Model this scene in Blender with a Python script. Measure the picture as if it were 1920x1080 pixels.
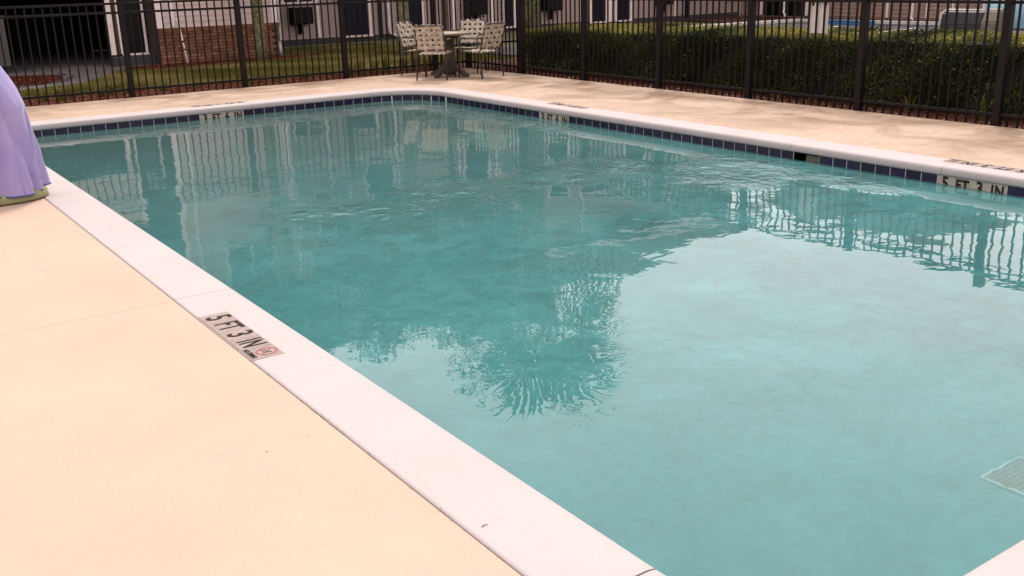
import bpy, bmesh, math, random
import numpy as np
from mathutils import Vector, Matrix, noise
random.seed(7); rng = np.random.default_rng(7)
PI = math.pi
sc = bpy.context.scene
for o in list(bpy.data.objects): bpy.data.objects.remove(o)
C = sc.collection

# ---------------------------------------------------------------- camera
cd = bpy.data.cameras.new('camera'); cam = bpy.data.objects.new('camera', cd); C.objects.link(cam)
cd.sensor_width = 36; cd.lens = 36*1876.49/1920; cd.clip_end = 2000; cd.clip_start = .05
p, r, y = 0.305558, -0.027375, 0.601693
fwd = Vector((math.sin(y)*math.cos(p), math.cos(y)*math.cos(p), -math.sin(p)))
rt = Vector((math.cos(y), -math.sin(y), 0)); up = rt.cross(fwd)
rt2 = math.cos(r)*rt + math.sin(r)*up; up2 = -math.sin(r)*rt + math.cos(r)*up
m = Matrix((rt2, up2, -fwd)).transposed().to_4x4(); m.translation = (0, 0, 1.6517)
cam.matrix_world = m; sc.camera = cam

# ---------------------------------------------------------------- sky, sun, exposure
SUN_EL, SUN_AZ = math.radians(60), math.radians(38)      # azimuth from +Y towards +X
w = bpy.data.worlds.new('World'); sc.world = w; w.use_nodes = True
nt = w.node_tree; nt.nodes.clear()
out = nt.nodes.new('ShaderNodeOutputWorld'); bg = nt.nodes.new('ShaderNodeBackground')
sky = nt.nodes.new('ShaderNodeTexSky'); sky.sky_type = 'NISHITA'; sky.sun_disc = False
sky.sun_elevation = SUN_EL; sky.sun_rotation = SUN_AZ; sky.dust_density = 4; sky.air_density = 1.0; sky.ozone_density = 1
hs = nt.nodes.new('ShaderNodeHueSaturation'); hs.inputs['Saturation'].default_value = .30
# thin high cloud veil that evens the sky out
tc = nt.nodes.new('ShaderNodeTexCoord'); nz = nt.nodes.new('ShaderNodeTexNoise')
nz.inputs['Scale'].default_value = 2.2; nz.inputs['Detail'].default_value = 5; nz.inputs['Roughness'].default_value = .55
rmp = nt.nodes.new('ShaderNodeMapRange'); rmp.inputs['From Min'].default_value = .35; rmp.inputs['From Max'].default_value = .7
rmp.inputs['To Min'].default_value = .62; rmp.inputs['To Max'].default_value = .95
mx = nt.nodes.new('ShaderNodeMix'); mx.data_type = 'RGBA'; mx.inputs['B'].default_value = (8.7, 8.15, 8.0, 1)
nt.links.new(tc.outputs['Generated'], nz.inputs['Vector']); nt.links.new(nz.outputs['Fac'], rmp.inputs['Value'])
nt.links.new(sky.outputs['Color'], hs.inputs['Color']); nt.links.new(hs.outputs['Color'], mx.inputs['A'])
nt.links.new(rmp.outputs['Result'], mx.inputs['Factor']); nt.links.new(mx.outputs['Result'], bg.inputs['Color'])
bg.inputs['Strength'].default_value = .088; nt.links.new(bg.outputs['Background'], out.inputs['Surface'])
sd = bpy.data.lights.new('sun', 'SUN'); sd.energy = 1.3; sd.angle = math.radians(12); sd.color = (1, .93, .84)
so = bpy.data.objects.new('sun', sd); C.objects.link(so)
sdir = Vector((math.sin(SUN_AZ)*math.cos(SUN_EL), math.cos(SUN_AZ)*math.cos(SUN_EL), math.sin(SUN_EL)))
so.rotation_euler = sdir.to_track_quat('Z', 'Y').to_euler(); so.location = (-6, 4, 20)
sc.view_settings.view_transform = 'Standard'; sc.view_settings.look = 'None'; sc.view_settings.gamma = 1
sc.view_settings.use_curve_mapping = False
sc.view_settings.exposure = 1.35
try:
    sc.cycles.max_bounces = 8; sc.cycles.transparent_max_bounces = 12; sc.cycles.caustics_reflective = False; sc.cycles.caustics_refractive = False
except Exception: pass

# ---------------------------------------------------------------- material helpers
def newmat(name):
    m = bpy.data.materials.new(name); m.use_nodes = True
    return m, m.node_tree, m.node_tree.nodes['Principled BSDF']
def N(t, typ, **kw):
    n = t.nodes.new(typ)
    for k, v in kw.items():
        if k in n.inputs: n.inputs[k].default_value = v
        else: setattr(n, k, v)
    return n
def L(t, a, b): t.links.new(a, b)
def noisetex(t, scale, detail=4, rough=.6, vec=None, dist=0):
    n = N(t, 'ShaderNodeTexNoise'); n.inputs['Scale'].default_value = scale; n.inputs['Detail'].default_value = detail
    n.inputs['Roughness'].default_value = rough; n.inputs['Distortion'].default_value = dist
    if vec is not None: L(t, vec, n.inputs['Vector'])
    return n.outputs['Fac']
def mrange(t, v, a, b, c=0, d=1):
    n = N(t, 'ShaderNodeMapRange'); n.inputs['From Min'].default_value = a; n.inputs['From Max'].default_value = b
    n.inputs['To Min'].default_value = c; n.inputs['To Max'].default_value = d; L(t, v, n.inputs['Value']); return n.outputs['Result']
def mixc(t, fac, a, b):
    n = N(t, 'ShaderNodeMix', data_type='RGBA')
    for s, x in (('Factor', fac), ('A', a), ('B', b)):
        if isinstance(x, (int, float)): n.inputs[s].default_value = x
        elif isinstance(x, tuple): n.inputs[s].default_value = (*x[:3], 1)
        else: L(t, x, n.inputs[s])
    return n.outputs['Result']
def math_(t, op, a, b=None):
    n = N(t, 'ShaderNodeMath', operation=op)
    for i, x in enumerate((a, b)):
        if x is None: continue
        if isinstance(x, (int, float)): n.inputs[i].default_value = x
        else: L(t, x, n.inputs[i])
    return n.outputs[0]
def geopos(t): return N(t, 'ShaderNodeNewGeometry').outputs['Position']
def bump(t, h, strength, dist, b):
    n = N(t, 'ShaderNodeBump'); n.inputs['Strength'].default_value = strength; n.inputs['Distance'].default_value = dist
    L(t, h, n.inputs['Height']); L(t, n.outputs['Normal'], b.inputs['Normal'])
def mat(name, col, col2=None, scale=8, rough=.7, bmp=0, bscale=60, metallic=0, spec=.5, rnd=0, lo=.35, hi=.65):
    """colour mottled between col and col2 in world space; rnd = value jitter per object"""
    m, t, b = newmat(name); b.inputs['Roughness'].default_value = rough; b.inputs['Metallic'].default_value = metallic
    b.inputs['Specular IOR Level'].default_value = spec
    g = geopos(t); c = None
    if col2: c = mixc(t, mrange(t, noisetex(t, scale, 5, .65, g), lo, hi), col, col2)
    if rnd:
        oi = N(t, 'ShaderNodeObjectInfo'); v = mrange(t, oi.outputs['Random'], 0, 1, 1-rnd, 1+rnd)
        hv = N(t, 'ShaderNodeHueSaturation'); L(t, v, hv.inputs['Value'])
        if c is None: hv.inputs['Color'].default_value = (*col, 1)
        else: L(t, c, hv.inputs['Color'])
        c = hv.outputs['Color']
    if c is None: b.inputs['Base Color'].default_value = (*col, 1)
    else: L(t, c, b.inputs['Base Color'])
    if bmp: bump(t, noisetex(t, bscale, 4, .6, g), bmp, .01, b)
    return m
def leafmat(name, c1, c2, c3, rough=.45, attr='tone'):
    m, t, b = newmat(name); b.inputs['Roughness'].default_value = rough; b.inputs['Specular IOR Level'].default_value = .04
    a = N(t, 'ShaderNodeAttribute', attribute_name=attr).outputs['Fac']
    r_ = N(t, 'ShaderNodeValToRGB'); L(t, a, r_.inputs['Fac'])
    r_.color_ramp.elements[0].color = (*c1, 1); r_.color_ramp.elements[1].color = (*c3, 1)
    e = r_.color_ramp.elements.new(.5); e.color = (*c2, 1)
    L(t, r_.outputs['Color'], b.inputs['Base Color'])
    tr = N(t, 'ShaderNodeBsdfTranslucent'); L(t, r_.outputs['Color'], tr.inputs['Color'])
    ms = N(t, 'ShaderNodeMixShader', Fac=.25); L(t, b.outputs[0], ms.inputs[1]); L(t, tr.outputs[0], ms.inputs[2])
    L(t, ms.outputs[0], t.nodes['Material Output'].inputs['Surface'])
    return m

M = {}
# deck: peach acrylic-coated concrete, brown stains plus foliage shade painted in towards the fences
m, t, b = newmat('deck_coating'); g = geopos(t)
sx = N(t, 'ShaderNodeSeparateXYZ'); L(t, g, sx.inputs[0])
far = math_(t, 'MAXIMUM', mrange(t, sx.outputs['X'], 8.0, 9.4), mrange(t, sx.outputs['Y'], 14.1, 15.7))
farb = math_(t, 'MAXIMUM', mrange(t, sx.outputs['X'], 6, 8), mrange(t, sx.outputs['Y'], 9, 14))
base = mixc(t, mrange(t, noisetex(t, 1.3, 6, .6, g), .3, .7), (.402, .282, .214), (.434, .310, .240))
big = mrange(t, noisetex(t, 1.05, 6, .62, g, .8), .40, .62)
stain_shade = math_(t, 'MULTIPLY', big, math_(t, 'ADD', math_(t, 'MULTIPLY', far, .62), math_(t, 'MULTIPLY', farb, .3)))
c1 = mixc(t, stain_shade, base, (.17, .098, .055))
mp = N(t, 'ShaderNodeMapping'); mp.inputs['Scale'].default_value = (3, 3, 3); L(t, g, mp.inputs['Vector'])
vein = noisetex(t, 1.6, 8, .7, mp.outputs[0], 1.5)
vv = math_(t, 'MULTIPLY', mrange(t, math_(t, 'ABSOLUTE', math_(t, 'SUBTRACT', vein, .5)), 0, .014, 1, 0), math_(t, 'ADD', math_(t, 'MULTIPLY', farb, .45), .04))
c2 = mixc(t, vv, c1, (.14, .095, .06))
spk = mrange(t, noisetex(t, 55, 2, .5, g), .73, .80, 0, .35)
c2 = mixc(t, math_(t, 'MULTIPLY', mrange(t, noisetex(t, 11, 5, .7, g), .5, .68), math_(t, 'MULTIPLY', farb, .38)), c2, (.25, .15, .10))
c3 = mixc(t, spk, c2, (.25, .17, .11))
gr = mrange(t, noisetex(t, 170, 3, .6, g), .3, .7, .90, 1.07)
hv = N(t, 'ShaderNodeHueSaturation'); L(t, c3, hv.inputs['Color']); L(t, gr, hv.inputs['Value'])
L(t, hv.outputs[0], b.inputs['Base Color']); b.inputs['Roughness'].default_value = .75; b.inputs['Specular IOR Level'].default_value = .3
bump(t, math_(t, 'ADD', noisetex(t, 70, 5, .7, g), math_(t, 'MULTIPLY', noisetex(t, 9, 3, .5, g), 1.2)), .35, .006, b)
M['deck'] = m
# coping: white painted concrete
m, t, b = newmat('coping_paint'); g = geopos(t)
base = mixc(t, mrange(t, noisetex(t, 2.0, 6, .6, g), .3, .7), (.350, .293, .292), (.378, .320, .320))
c2 = mixc(t, mrange(t, noisetex(t, 60, 3, .65, g), .60, .74, 0, .45), base, (.26, .225, .22))
c3 = mixc(t, mrange(t, noisetex(t, 4.5, 7, .75, g, 1), .63, .75, 0, .35), c2, (.29, .255, .25))
L(t, c3, b.inputs['Base Color']); b.inputs['Roughness'].default_value = .7
bump(t, noisetex(t, 120, 4, .7, g), .35, .004, b); M['coping'] = m
M['grout'] = mat('white_grout', (.62, .60, .57), (.48, .47, .45), 30, .8)
M['joint'] = mat('dark_joint', (.10, .075, .055), (.2, .15, .11), 10, .9)
M['tile'] = mat('navy_glazed_tile', (.0055, .005, .022), (.020, .014, .040), 26, .25, .15, 40, spec=.25, rnd=.35, lo=.45, hi=.75)
M['mtile'] = mat('cream_marker_tile', (.33, .27, .23), (.22, .18, .155), 30, .4, rnd=.08, lo=.4, hi=.8)
M['mtile_deck'] = mat('worn_marker_tile', (.27, .205, .19), (.17, .125, .11), 38, .7, .3, 90, rnd=.06, lo=.35, hi=.75)
M['ink'] = mat('black_lettering', (.010, .005, .004), (.03, .018, .015), 60, .7, spec=.1)
M['inkworn'] = mat('worn_lettering', (.05, .03, .025), (.2, .16, .13), 50, .7, lo=.4, hi=.6)
M['red'] = mat('red_sign_print', (.22, .022, .02), (.34, .10, .085), 60, .8, spec=.1)
# plaster basin
m, t, b = newmat('pool_plaster'); g = geopos(t)
a = mrange(t, noisetex(t, .55, 7, .62, g, .6), .35, .65)
c = mixc(t, a, (.05, .27, .28), (.07, .34, .35))
c = mixc(t, mrange(t, noisetex(t, 2.3, 8, .75, g, 1.2), .48, .72, 0, .55), c, (.06, .22, .21))
c = mixc(t, mrange(t, noisetex(t, 14, 4, .7, g), .55, .75, 0, .3), c, (.06, .19, .18))
L(t, c, b.inputs['Base Color']); b.inputs['Roughness'].default_value = .9; M['plaster'] = m
# water surface
m, t, b = newmat('pool_water'); t.nodes.remove(b); g = geopos(t)
o_ = t.nodes['Material Output']; sx = N(t, 'ShaderNodeSeparateXYZ'); L(t, g, sx.inputs[0])
def scaled(s):
    q = N(t, 'ShaderNodeMapping'); q.inputs['Scale'].default_value = s; L(t, g, q.inputs['Vector']); return q.outputs[0]
def spot(cx, cy, rx_, ry_):
    q = N(t, 'ShaderNodeMapping'); q.inputs['Location'].default_value = (-cx/rx_, -cy/ry_, 0); q.inputs['Scale'].default_value = (1/rx_, 1/ry_, 0); L(t, g, q.inputs['Vector'])
    l_ = N(t, 'ShaderNodeVectorMath', operation='LENGTH'); L(t, q.outputs[0], l_.inputs[0]); return mrange(t, l_.outputs['Value'], 1, .4, 0, 1)
patch = None                                                                    # where the breeze touches the surface
for sp_ in ((3.2, 7.35, .6, .45), (3.7, 7.05, .6, .45), (4.35, 7.2, .75, .65), (5.0, 7.2, .4, .4), (5.5, 7.25, .5, .55), (6.15, 7.3, .5, .7), (6.6, 6.3, .6, .8), (7.25, 6.2, .5, 1.1), (7.3, 5.3, .4, .7), (5.0, 12.9, 2.6, .6), (7.3, 11, .4, 2.2)):
    q = spot(*sp_); patch = q if patch is None else math_(t, 'MAXIMUM', patch, q)
rip = math_(t, 'MULTIPLY', patch, mrange(t, noisetex(t, 2.6, 4, .6, g), .36, .62))
swell = math_(t, 'MULTIPLY', noisetex(t, 1.1, 2, .4, g, .3), .0085)
med = math_(t, 'MULTIPLY', noisetex(t, 5.0, 2, .4, g, .5), .0011)
sml = math_(t, 'MULTIPLY', math_(t, 'MULTIPLY', noisetex(t, 17, 2, .5, g, .3), .00035), mrange(t, sx.outputs['Y'], 3.5, 8.0, .15, 1))
fine = math_(t, 'MULTIPLY', math_(t, 'MULTIPLY', math_(t, 'ADD', noisetex(t, 9.5, 3, .5, g, .5), math_(t, 'MULTIPLY', noisetex(t, 4.2, 2, .5, g, .6), .8)), .0125), rip)
h = math_(t, 'ADD', math_(t, 'ADD', math_(t, 'ADD', swell, med), fine), sml)
bn = N(t, 'ShaderNodeBump'); bn.inputs['Strength'].default_value = 1; bn.inputs['Distance'].default_value = 1.0; L(t, h, bn.inputs['Height'])
fr = N(t, 'ShaderNodeFresnel', IOR=1.45); L(t, bn.outputs[0], fr.inputs['Normal'])
gl = N(t, 'ShaderNodeBsdfGlossy', Roughness=.008); gl.inputs['Color'].default_value = (1, 1, 1, 1); L(t, bn.outputs[0], gl.inputs['Normal'])
tp = N(t, 'ShaderNodeBsdfTransparent'); tp.inputs['Color'].default_value = (.95, .99, .985, 1)
# cloudy pool water: light scattered back by the water itself
df = N(t, 'ShaderNodeBsdfDiffuse'); cl = mixc(t, mrange(t, noisetex(t, .5, 6, .6, g, .5), .35, .65), (.036, .130, .133), (.066, .198, .205))
cl = mixc(t, mrange(t, noisetex(t, 1.9, 8, .72, g, .9), .44, .62, 0, .75), cl, (.046, .112, .110)); cl = mixc(t, mrange(t, noisetex(t, 7, 6, .75, g, 1.0), .46, .66, 0, .6), cl, (.034, .088, .090)); cl = mixc(t, mrange(t, noisetex(t, 30, 4, .7, g), .46, .72, 0, .5), cl, (.07, .21, .21)); cl = mixc(t, mrange(t, sx.outputs['Y'], 4.5, 13, 0, .8), cl, (.049, .084, .079)); L(t, cl, df.inputs['Color'])
lw_ = N(t, 'ShaderNodeLayerWeight'); lw_.inputs['Blend'].default_value = .5
tb = N(t, 'ShaderNodeMixShader'); L(t, mrange(t, lw_.outputs['Facing'], .40, .80, .32, .95), tb.inputs[0]); L(t, tp.outputs[0], tb.inputs[1]); L(t, df.outputs[0], tb.inputs[2])
ms = N(t, 'ShaderNodeMixShader'); L(t, fr.outputs[0], ms.inputs[0]); L(t, tb.outputs[0], ms.inputs[1]); L(t, gl.outputs[0], ms.inputs[2])
L(t, ms.outputs[0], o_.inputs['Surface']); M['water'] = m

M['fence'] = mat('bronze_powder_coat', (.0065, .0042, .004), (.010, .0066, .0062), 6, .55, spec=.13)
M['asphalt'] = mat('asphalt', (.035, .032, .035), (.055, .05, .052), 3, .9, .4, 80)
M['concrete'] = mat('path_concrete', (.085, .070, .070), (.12, .10, .097), 2.5, .9, .3, 60)
M['soil'] = mat('soil', (.05, .014, .007), (.08, .026, .014), 5, .95, .6, 40)
M['lawnbase'] = mat('lawn_base', (.09, .08, .016), (.14, .11, .035), 1.6, .95)
M['groundmat'] = mat('ground_grass', (.05, .05, .014), (.08, .07, .025), .6, .95)
M['paint'] = mat('white_paint', (.60, .53, .51), (.52, .46, .44), 6, .6)
M['trim'] = mat('white_trim', (.80, .66, .64), (.70, .57, .55), 4, .55)
M['siding'] = mat('tan_vinyl_siding', (.30, .205, .185), (.34, .24, .215), 2, .6, rnd=0)
M['siding_lit'] = mat('lit_vinyl_siding', (.46, .33, .30), (.52, .38, .35), 2, .6)  # lighter, lit copy of the main siding; the light is in the colour
M['siding_w'] = mat('wing_vinyl_siding', (.27, .16, .125), (.31, .195, .155), 2, .6)
M['darkwall'] = mat('dark_shaded_wall', (.010, .007, .006), (.016, .011, .009), 2, .8, spec=.15)  # wall tone holds the shade of the breezeway and door area
M['greywall'] = mat('grey_metal_cabinet', (.045, .038, .036), (.06, .05, .047), 2, .5)
M['found'] = mat('grey_foundation', (.028, .024, .026), (.04, .035, .037), 3, .9)
M['brick'] = mat('red_brick', (.13, .042, .022), (.22, .090, .045), 9, .85, .4, 80, rnd=.35)
M['mortar'] = mat('brick_mortar', (.022, .012, .008), (.035, .02, .015), 20, .95)
M['navy'] = mat('navy_door_paint', (.003, .0035, .012), (.004, .0045, .015), 3, .5, spec=.15)
M['black'] = mat('black_metal', (.002, .002, .0025), (.003, .003, .0035), 8, .6, spec=.08)
M['glass'] = mat('dark_window_glass', (.008, .008, .010), None, 1, .15, spec=.25)
M['roofm'] = mat('brown_shingles', (.016, .013, .012), (.028, .023, .02), 5, .9, spec=.2)
M['strap'] = mat('cream_vinyl_strap', (.36, .28, .215), (.41, .325, .255), 14, .45, rnd=.1)
M['strap2'] = mat('tan_vinyl_strap', (.52, .37, .22), (.58, .43, .27), 14, .45, rnd=.1)
M['frame'] = mat('brown_chair_frame', (.02, .013, .010), (.032, .021, .016), 10, .45)
M['tabletop'] = mat('tan_table_top', (.20, .145, .10), (.25, .185, .135), 6, .5)
M['tablebase'] = mat('brown_table_base', (.035, .023, .015), (.05, .034, .023), 8, .7)
M['bark'] = mat('mossy_bark', (.06, .05, .025), (.16, .145, .065), 14, .95, .9, 40, lo=.4, hi=.6)
M['barkd'] = mat('dark_bark', (.055, .037, .027), (.10, .07, .05), 14, .95, .9, 40)
M['cover'] = None
m, t, b = newmat('lavender_fabric'); g = geopos(t)
c = mixc(t, mrange(t, noisetex(t, 2.2, 4, .5, g), .35, .65), (.245, .195, .43), (.31, .24, .44))
L(t, c, b.inputs['Base Color']); b.inputs['Roughness'].default_value = .75; b.inputs['Sheen Weight'].default_value = .3
bump(t, math_(t, 'ADD', noisetex(t, 16, 4, .6, g, .7), math_(t, 'MULTIPLY', noisetex(t, 600, 1, .5, g), .15)), .25, .012, b); M['cover'] = m
M['hem'] = mat('blue_hem', (.03, .07, .2), (.04, .09, .24), 20, .7)
M['liftbase'] = mat('olive_plastic_base', (.20, .185, .085), (.25, .23, .11), 12, .6, .2, 50)
M['steel'] = mat('brushed_steel', (.42, .42, .40), (.5, .5, .48), 12, .28, metallic=.9)
M['cream'] = mat('skimmer_plastic', (.10, .085, .055), (.07, .06, .04), 16, .5)
M['drain'] = mat('olive_drain_grate', (.09, .13, .09), (.24, .25, .15), 26, .8)
M['drainrim'] = mat('white_drain_rim', (.55, .8, .76), (.35, .6, .66), 25, .7)
M['bluep'] = mat('blue_kerb_paint', (.012, .09, .21), (.02, .12, .26), 12, .6)
M['tarp'] = mat('pale_blue_tarp', (.34, .52, .58), (.14, .32, .43), 2.2, .5, .5, 6)
M['char'] = mat('charcoal_vinyl', (.012, .0095, .010), (.02, .016, .017), 10, .5)
M['tan'] = mat('tan_side_panel', (.11, .085, .066), (.13, .10, .08), 10, .6)
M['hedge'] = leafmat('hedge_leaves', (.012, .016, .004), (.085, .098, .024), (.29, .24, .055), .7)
M['leaf'] = leafmat('tree_leaves', (.008, .014, .005), (.018, .03, .01), (.05, .065, .022))
M['blade'] = leafmat('grass_blades', (.065, .062, .012), (.155, .135, .032), (.32, .235, .09), .6)
M['chips'] = leafmat('wood_chips', (.05, .009, .004), (.15, .036, .016), (.34, .2, .13), .9)
M['palmleaf'] = mat('palm_frond_green', (.03, .05, .018), (.06, .085, .03), 3, .5)
M['palmdead'] = mat('dead_frond_brown', (.09, .065, .04), (.14, .10, .06), 3, .8)

# ---------------------------------------------------------------- object helpers
def link(o, parent=None, **kw):
    C.objects.link(o)
    if parent is not None: o.parent = parent
    for k, v in kw.items(): o[k] = v
    return o
def empty(name, loc=(0, 0, 0), rz=0, **kw):
    o = bpy.data.objects.new(name, None); o.location = loc; o.rotation_euler = (0, 0, rz); o.empty_display_size = .1
    return link(o, **kw)
def me_obj(name, me, mt, parent=None, loc=None, **kw):
    o = bpy.data.objects.new(name, me)
    if mt is not None and not me.materials: me.materials.append(mt)
    if loc is not None: o.location = loc
    return link(o, parent, **kw)
class MB:
    """collects primitives, links them as ONE mesh object"""
    def __init__(s): s.bm = bmesh.new()
    def box(s, x0, x1, y0, y1, z0, z1, bev=0, mtx=None):
        v = [s.bm.verts.new((x, y, z)) for x in (x0, x1) for y in (y0, y1) for z in (z0, z1)]
        f = [(0, 1, 3, 2), (4, 6, 7, 5), (0, 4, 5, 1), (2, 3, 7, 6), (0, 2, 6, 4), (1, 5, 7, 3)]
        fs = [s.bm.faces.new([v[i] for i in q]) for q in f]
        if mtx is not None:
            for q in v: q.co = mtx @ q.co
        if bev: 
            es = set(e for q in fs for e in q.edges)
            bmesh.ops.bevel(s.bm, geom=list(es), offset=bev, segments=1, affect='EDGES')
        return s
    def tube(s, pts, rad, n=8, cap=True):
        pts = [Vector(q) for q in pts]; rings = []
        rads = rad if isinstance(rad, (list, tuple)) else [rad]*len(pts)
        prev = None
        for i, q in enumerate(pts):
            d = (pts[min(i+1, len(pts)-1)]-pts[max(i-1, 0)]).normalized()
            a = Vector((0, 0, 1)) if abs(d.z) < .9 else Vector((1, 0, 0))
            if prev is not None: a = prev
            u = d.cross(a).normalized(); v2 = u.cross(d).normalized(); prev = v2 if abs(v2.dot(d)) < .9 else None
            rings.append([s.bm.verts.new(q+(u*math.cos(2*PI*k/n)+v2*math.sin(2*PI*k/n))*rads[i]) for k in range(n)])
        for a_, b_ in zip(rings, rings[1:]):
            for k in range(n): 
                f = s.bm.faces.new((a_[k], a_[(k+1) % n], b_[(k+1) % n], b_[k])); f.smooth = True
        if cap: s.bm.faces.new(rings[0][::-1]); s.bm.faces.new(rings[-1])
        return s
    def lathe(s, prof, n=24, c=(0, 0), sq=1):
        rings = []
        for r_, z in prof: rings.append([s.bm.verts.new((c[0]+r_*math.cos(2*PI*k/n), c[1]+r_*sq*math.sin(2*PI*k/n), z)) for k in range(n)])
        for a_, b_ in zip(rings, rings[1:]):
            for k in range(n): s.bm.faces.new((a_[k], a_[(k+1) % n], b_[(k+1) % n], b_[k])).smooth = True
        s.bm.faces.new(rings[0][::-1]); s.bm.faces.new(rings[-1]); return s
    def prism(s, poly, ax, a, b):
        """polygon in the plane perpendicular to ax, extruded from a to b"""
        def P(u, v, w_): return {'x': (w_, u, v), 'y': (u, w_, v), 'z': (u, v, w_)}[ax]
        A = [s.bm.verts.new(P(u, v, a)) for u, v in poly]; B = [s.bm.verts.new(P(u, v, b)) for u, v in poly]
        s.bm.faces.new(A); s.bm.faces.new(B[::-1])
        for i in range(len(poly)): j = (i+1) % len(poly); s.bm.faces.new((A[j], A[i], B[i], B[j]))
        return s
    def build(s, name, mt, parent=None, loc=None, **kw):
        bmesh.ops.recalc_face_normals(s.bm, faces=s.bm.faces)
        me = bpy.data.meshes.new(name); s.bm.to_mesh(me); s.bm.free()
        return me_obj(name, me, mt, parent, loc, **kw)
def quads_obj(name, V, mt, tone=None, parent=None, **kw):
    """V (n,k,3) polygons; tone (n) -> float attribute"""
    n, k = V.shape[:2]; me = bpy.data.meshes.new(name)
    me.vertices.add(n*k); me.vertices.foreach_set('co', V.reshape(-1).astype(np.float32))
    me.loops.add(n*k); me.loops.foreach_set('vertex_index', np.arange(n*k, dtype=np.int32))
    me.polygons.add(n); me.polygons.foreach_set('loop_start', np.arange(0, n*k, k, dtype=np.int32)); me.polygons.foreach_set('loop_total', np.full(n, k, dtype=np.int32))
    me.update(calc_edges=True)
    if tone is not None:
        a = me.attributes.new('tone', 'FLOAT', 'FACE'); a.data.foreach_set('value', tone.astype(np.float32))
    return me_obj(name, me, mt, parent, **kw)
def leaves(P, Nrm, size, tone, spread=.8):
    """rhombic leaf quads at P around normals"""
    n = len(P); R_ = rng.normal(size=(n, 3)); nn = Nrm + R_*spread; nn /= np.linalg.norm(nn, axis=1)[:, None]+1e-9
    a = np.cross(nn, rng.normal(size=(n, 3))); a /= np.linalg.norm(a, axis=1)[:, None]+1e-9; b = np.cross(nn, a)
    s = (size*rng.uniform(.6, 1.3, n))[:, None]
    V = np.stack([P-a*s, P-b*s*.42+nn*s*.1, P+a*s, P+b*s*.42+nn*s*.1], 1)
    return V
def sheet(name, poly, z, mt, **kw):
    bm = bmesh.new(); bm.faces.new([bm.verts.new((x, y, z)) for x, y in poly]).normal_update(); bmesh.ops.triangulate(bm, faces=bm.faces)
    me = bpy.data.meshes.new(name); bm.to_mesh(me); bm.free(); return me_obj(name, me, mt, **kw)
_tc = {}
def text_mesh(s, size, bold=.0, sx=1.0):
    k = (s, size, bold, sx)
    if k in _tc: return _tc[k]
    cu = bpy.data.curves.new('t', 'FONT'); cu.body = s; cu.size = size; cu.align_x = 'CENTER'; cu.align_y = 'CENTER'; cu.offset = bold; cu.extrude = .0008; cu.space_character = 1.0 if len(s) == 1 or len(s) > 3 else 1.12
    cu.resolution_u = 3
    o = bpy.data.objects.new('t', cu); C.objects.link(o); bpy.context.view_layer.update()
    me = bpy.data.meshes.new_from_object(o.evaluated_get(bpy.context.evaluated_depsgraph_get()))
    bpy.data.objects.remove(o)
    for v in me.vertices: v.co.x *= sx
    _tc[k] = me; return me

# ================================================================ SETTING
W = -.148                                     # water level (deck = 0)
X0, X1, Y0, Y1 = 1.7345, 7.714, 1.29, 13.64   # pool inner rectangle
RAD = {'nl': .55, 'nr': .55, 'fr': .80, 'fl': .40}
ST = 'structure'
big_ground = sheet('ground', [(-300, -300), (300, -300), (300, 400), (-300, 400)], -2.2, M['groundmat'], kind=ST)
# ground as one sheet with the pool cut out: ring of four rectangles
mb = bmesh.new()
for (a, b_, c, d) in ((-300, X0-.25, -300, 400), (X1+.25, 300, -300, 400), (X0-.25, X1+.25, -300, Y0-.25), (X0-.25, X1+.25, Y1+.25, 400)):
    mb.faces.new([mb.verts.new(q) for q in ((a, c, -.08), (b_, c, -.08), (b_, d, -.08), (a, d, -.08))])
me = bpy.data.meshes.new('ground'); mb.to_mesh(me); mb.free(); bpy.data.objects.remove(big_ground)
me_obj('ground', me, M['groundmat'], kind=ST)

def loop_pts(off=0, extra=()):
    """closed loop (x,y,nx,ny) round the pool wall, pushed outward by off, anticlockwise"""
    out_ = []
    def arc(cx, cy, r_, a0, a1, n=10):
        for i in range(n+1):
            a = a0+(a1-a0)*i/n; out_.append((cx+(r_+off)*math.cos(a), cy+(r_+off)*math.sin(a), math.cos(a), math.sin(a)))
    def line(x, y0, y1, nx, cuts):
        for c in sorted([q for q in cuts if min(y0, y1) < q < max(y0, y1)], reverse=y1 < y0): out_.append((x+nx*off, c, nx, 0))
    arc(X1-RAD['nr'], Y0+RAD['nr'], RAD['nr'], -PI/2, 0)
    line(X1, Y0+RAD['nr'], Y1-RAD['fr'], 1, extra)
    arc(X1-RAD['fr'], Y1-RAD['fr'], RAD['fr'], 0, PI/2)
    arc(X0+RAD['fl'], Y1-RAD['fl'], RAD['fl'], PI/2, PI)
    arc(X0+RAD['nl'], Y0+RAD['nl'], RAD['nl'], PI, 1.5*PI)
    return out_
S = .1535
YB = 10.961
SK0, SK1 = YB-32*S, YB-30*S                   # skimmer mouth
# basin wall with the skimmer mouth left open
bm = bmesh.new(); lp = loop_pts(0, (SK0, SK1)); zs = [-.06, -.075, -.226, -2.0]
rings = [[bm.verts.new((q[0], q[1], z)) for q in lp] for z in zs]
n = len(lp)
for j in range(3):
    for i in range(n):
        k = (i+1) % n
        if j == 1 and abs(lp[i][1]-SK0) < 1e-4 and abs(lp[k][1]-SK1) < 1e-4 and lp[i][0] > 7: continue
        bm.faces.new((rings[j][i], rings[j][k], rings[j+1][k], rings[j+1][i]))
for f in bm.faces:
    z = f.calc_center_median().z; f.material_index = 0 if z > -.25 else 1
me = bpy.data.meshes.new('pool_basin'); bm.to_mesh(me); bm.free(); me.materials.append(M['grout']); me.materials.append(M['plaster'])
basin = me_obj('pool_basin', me, None, kind=ST)
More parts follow.
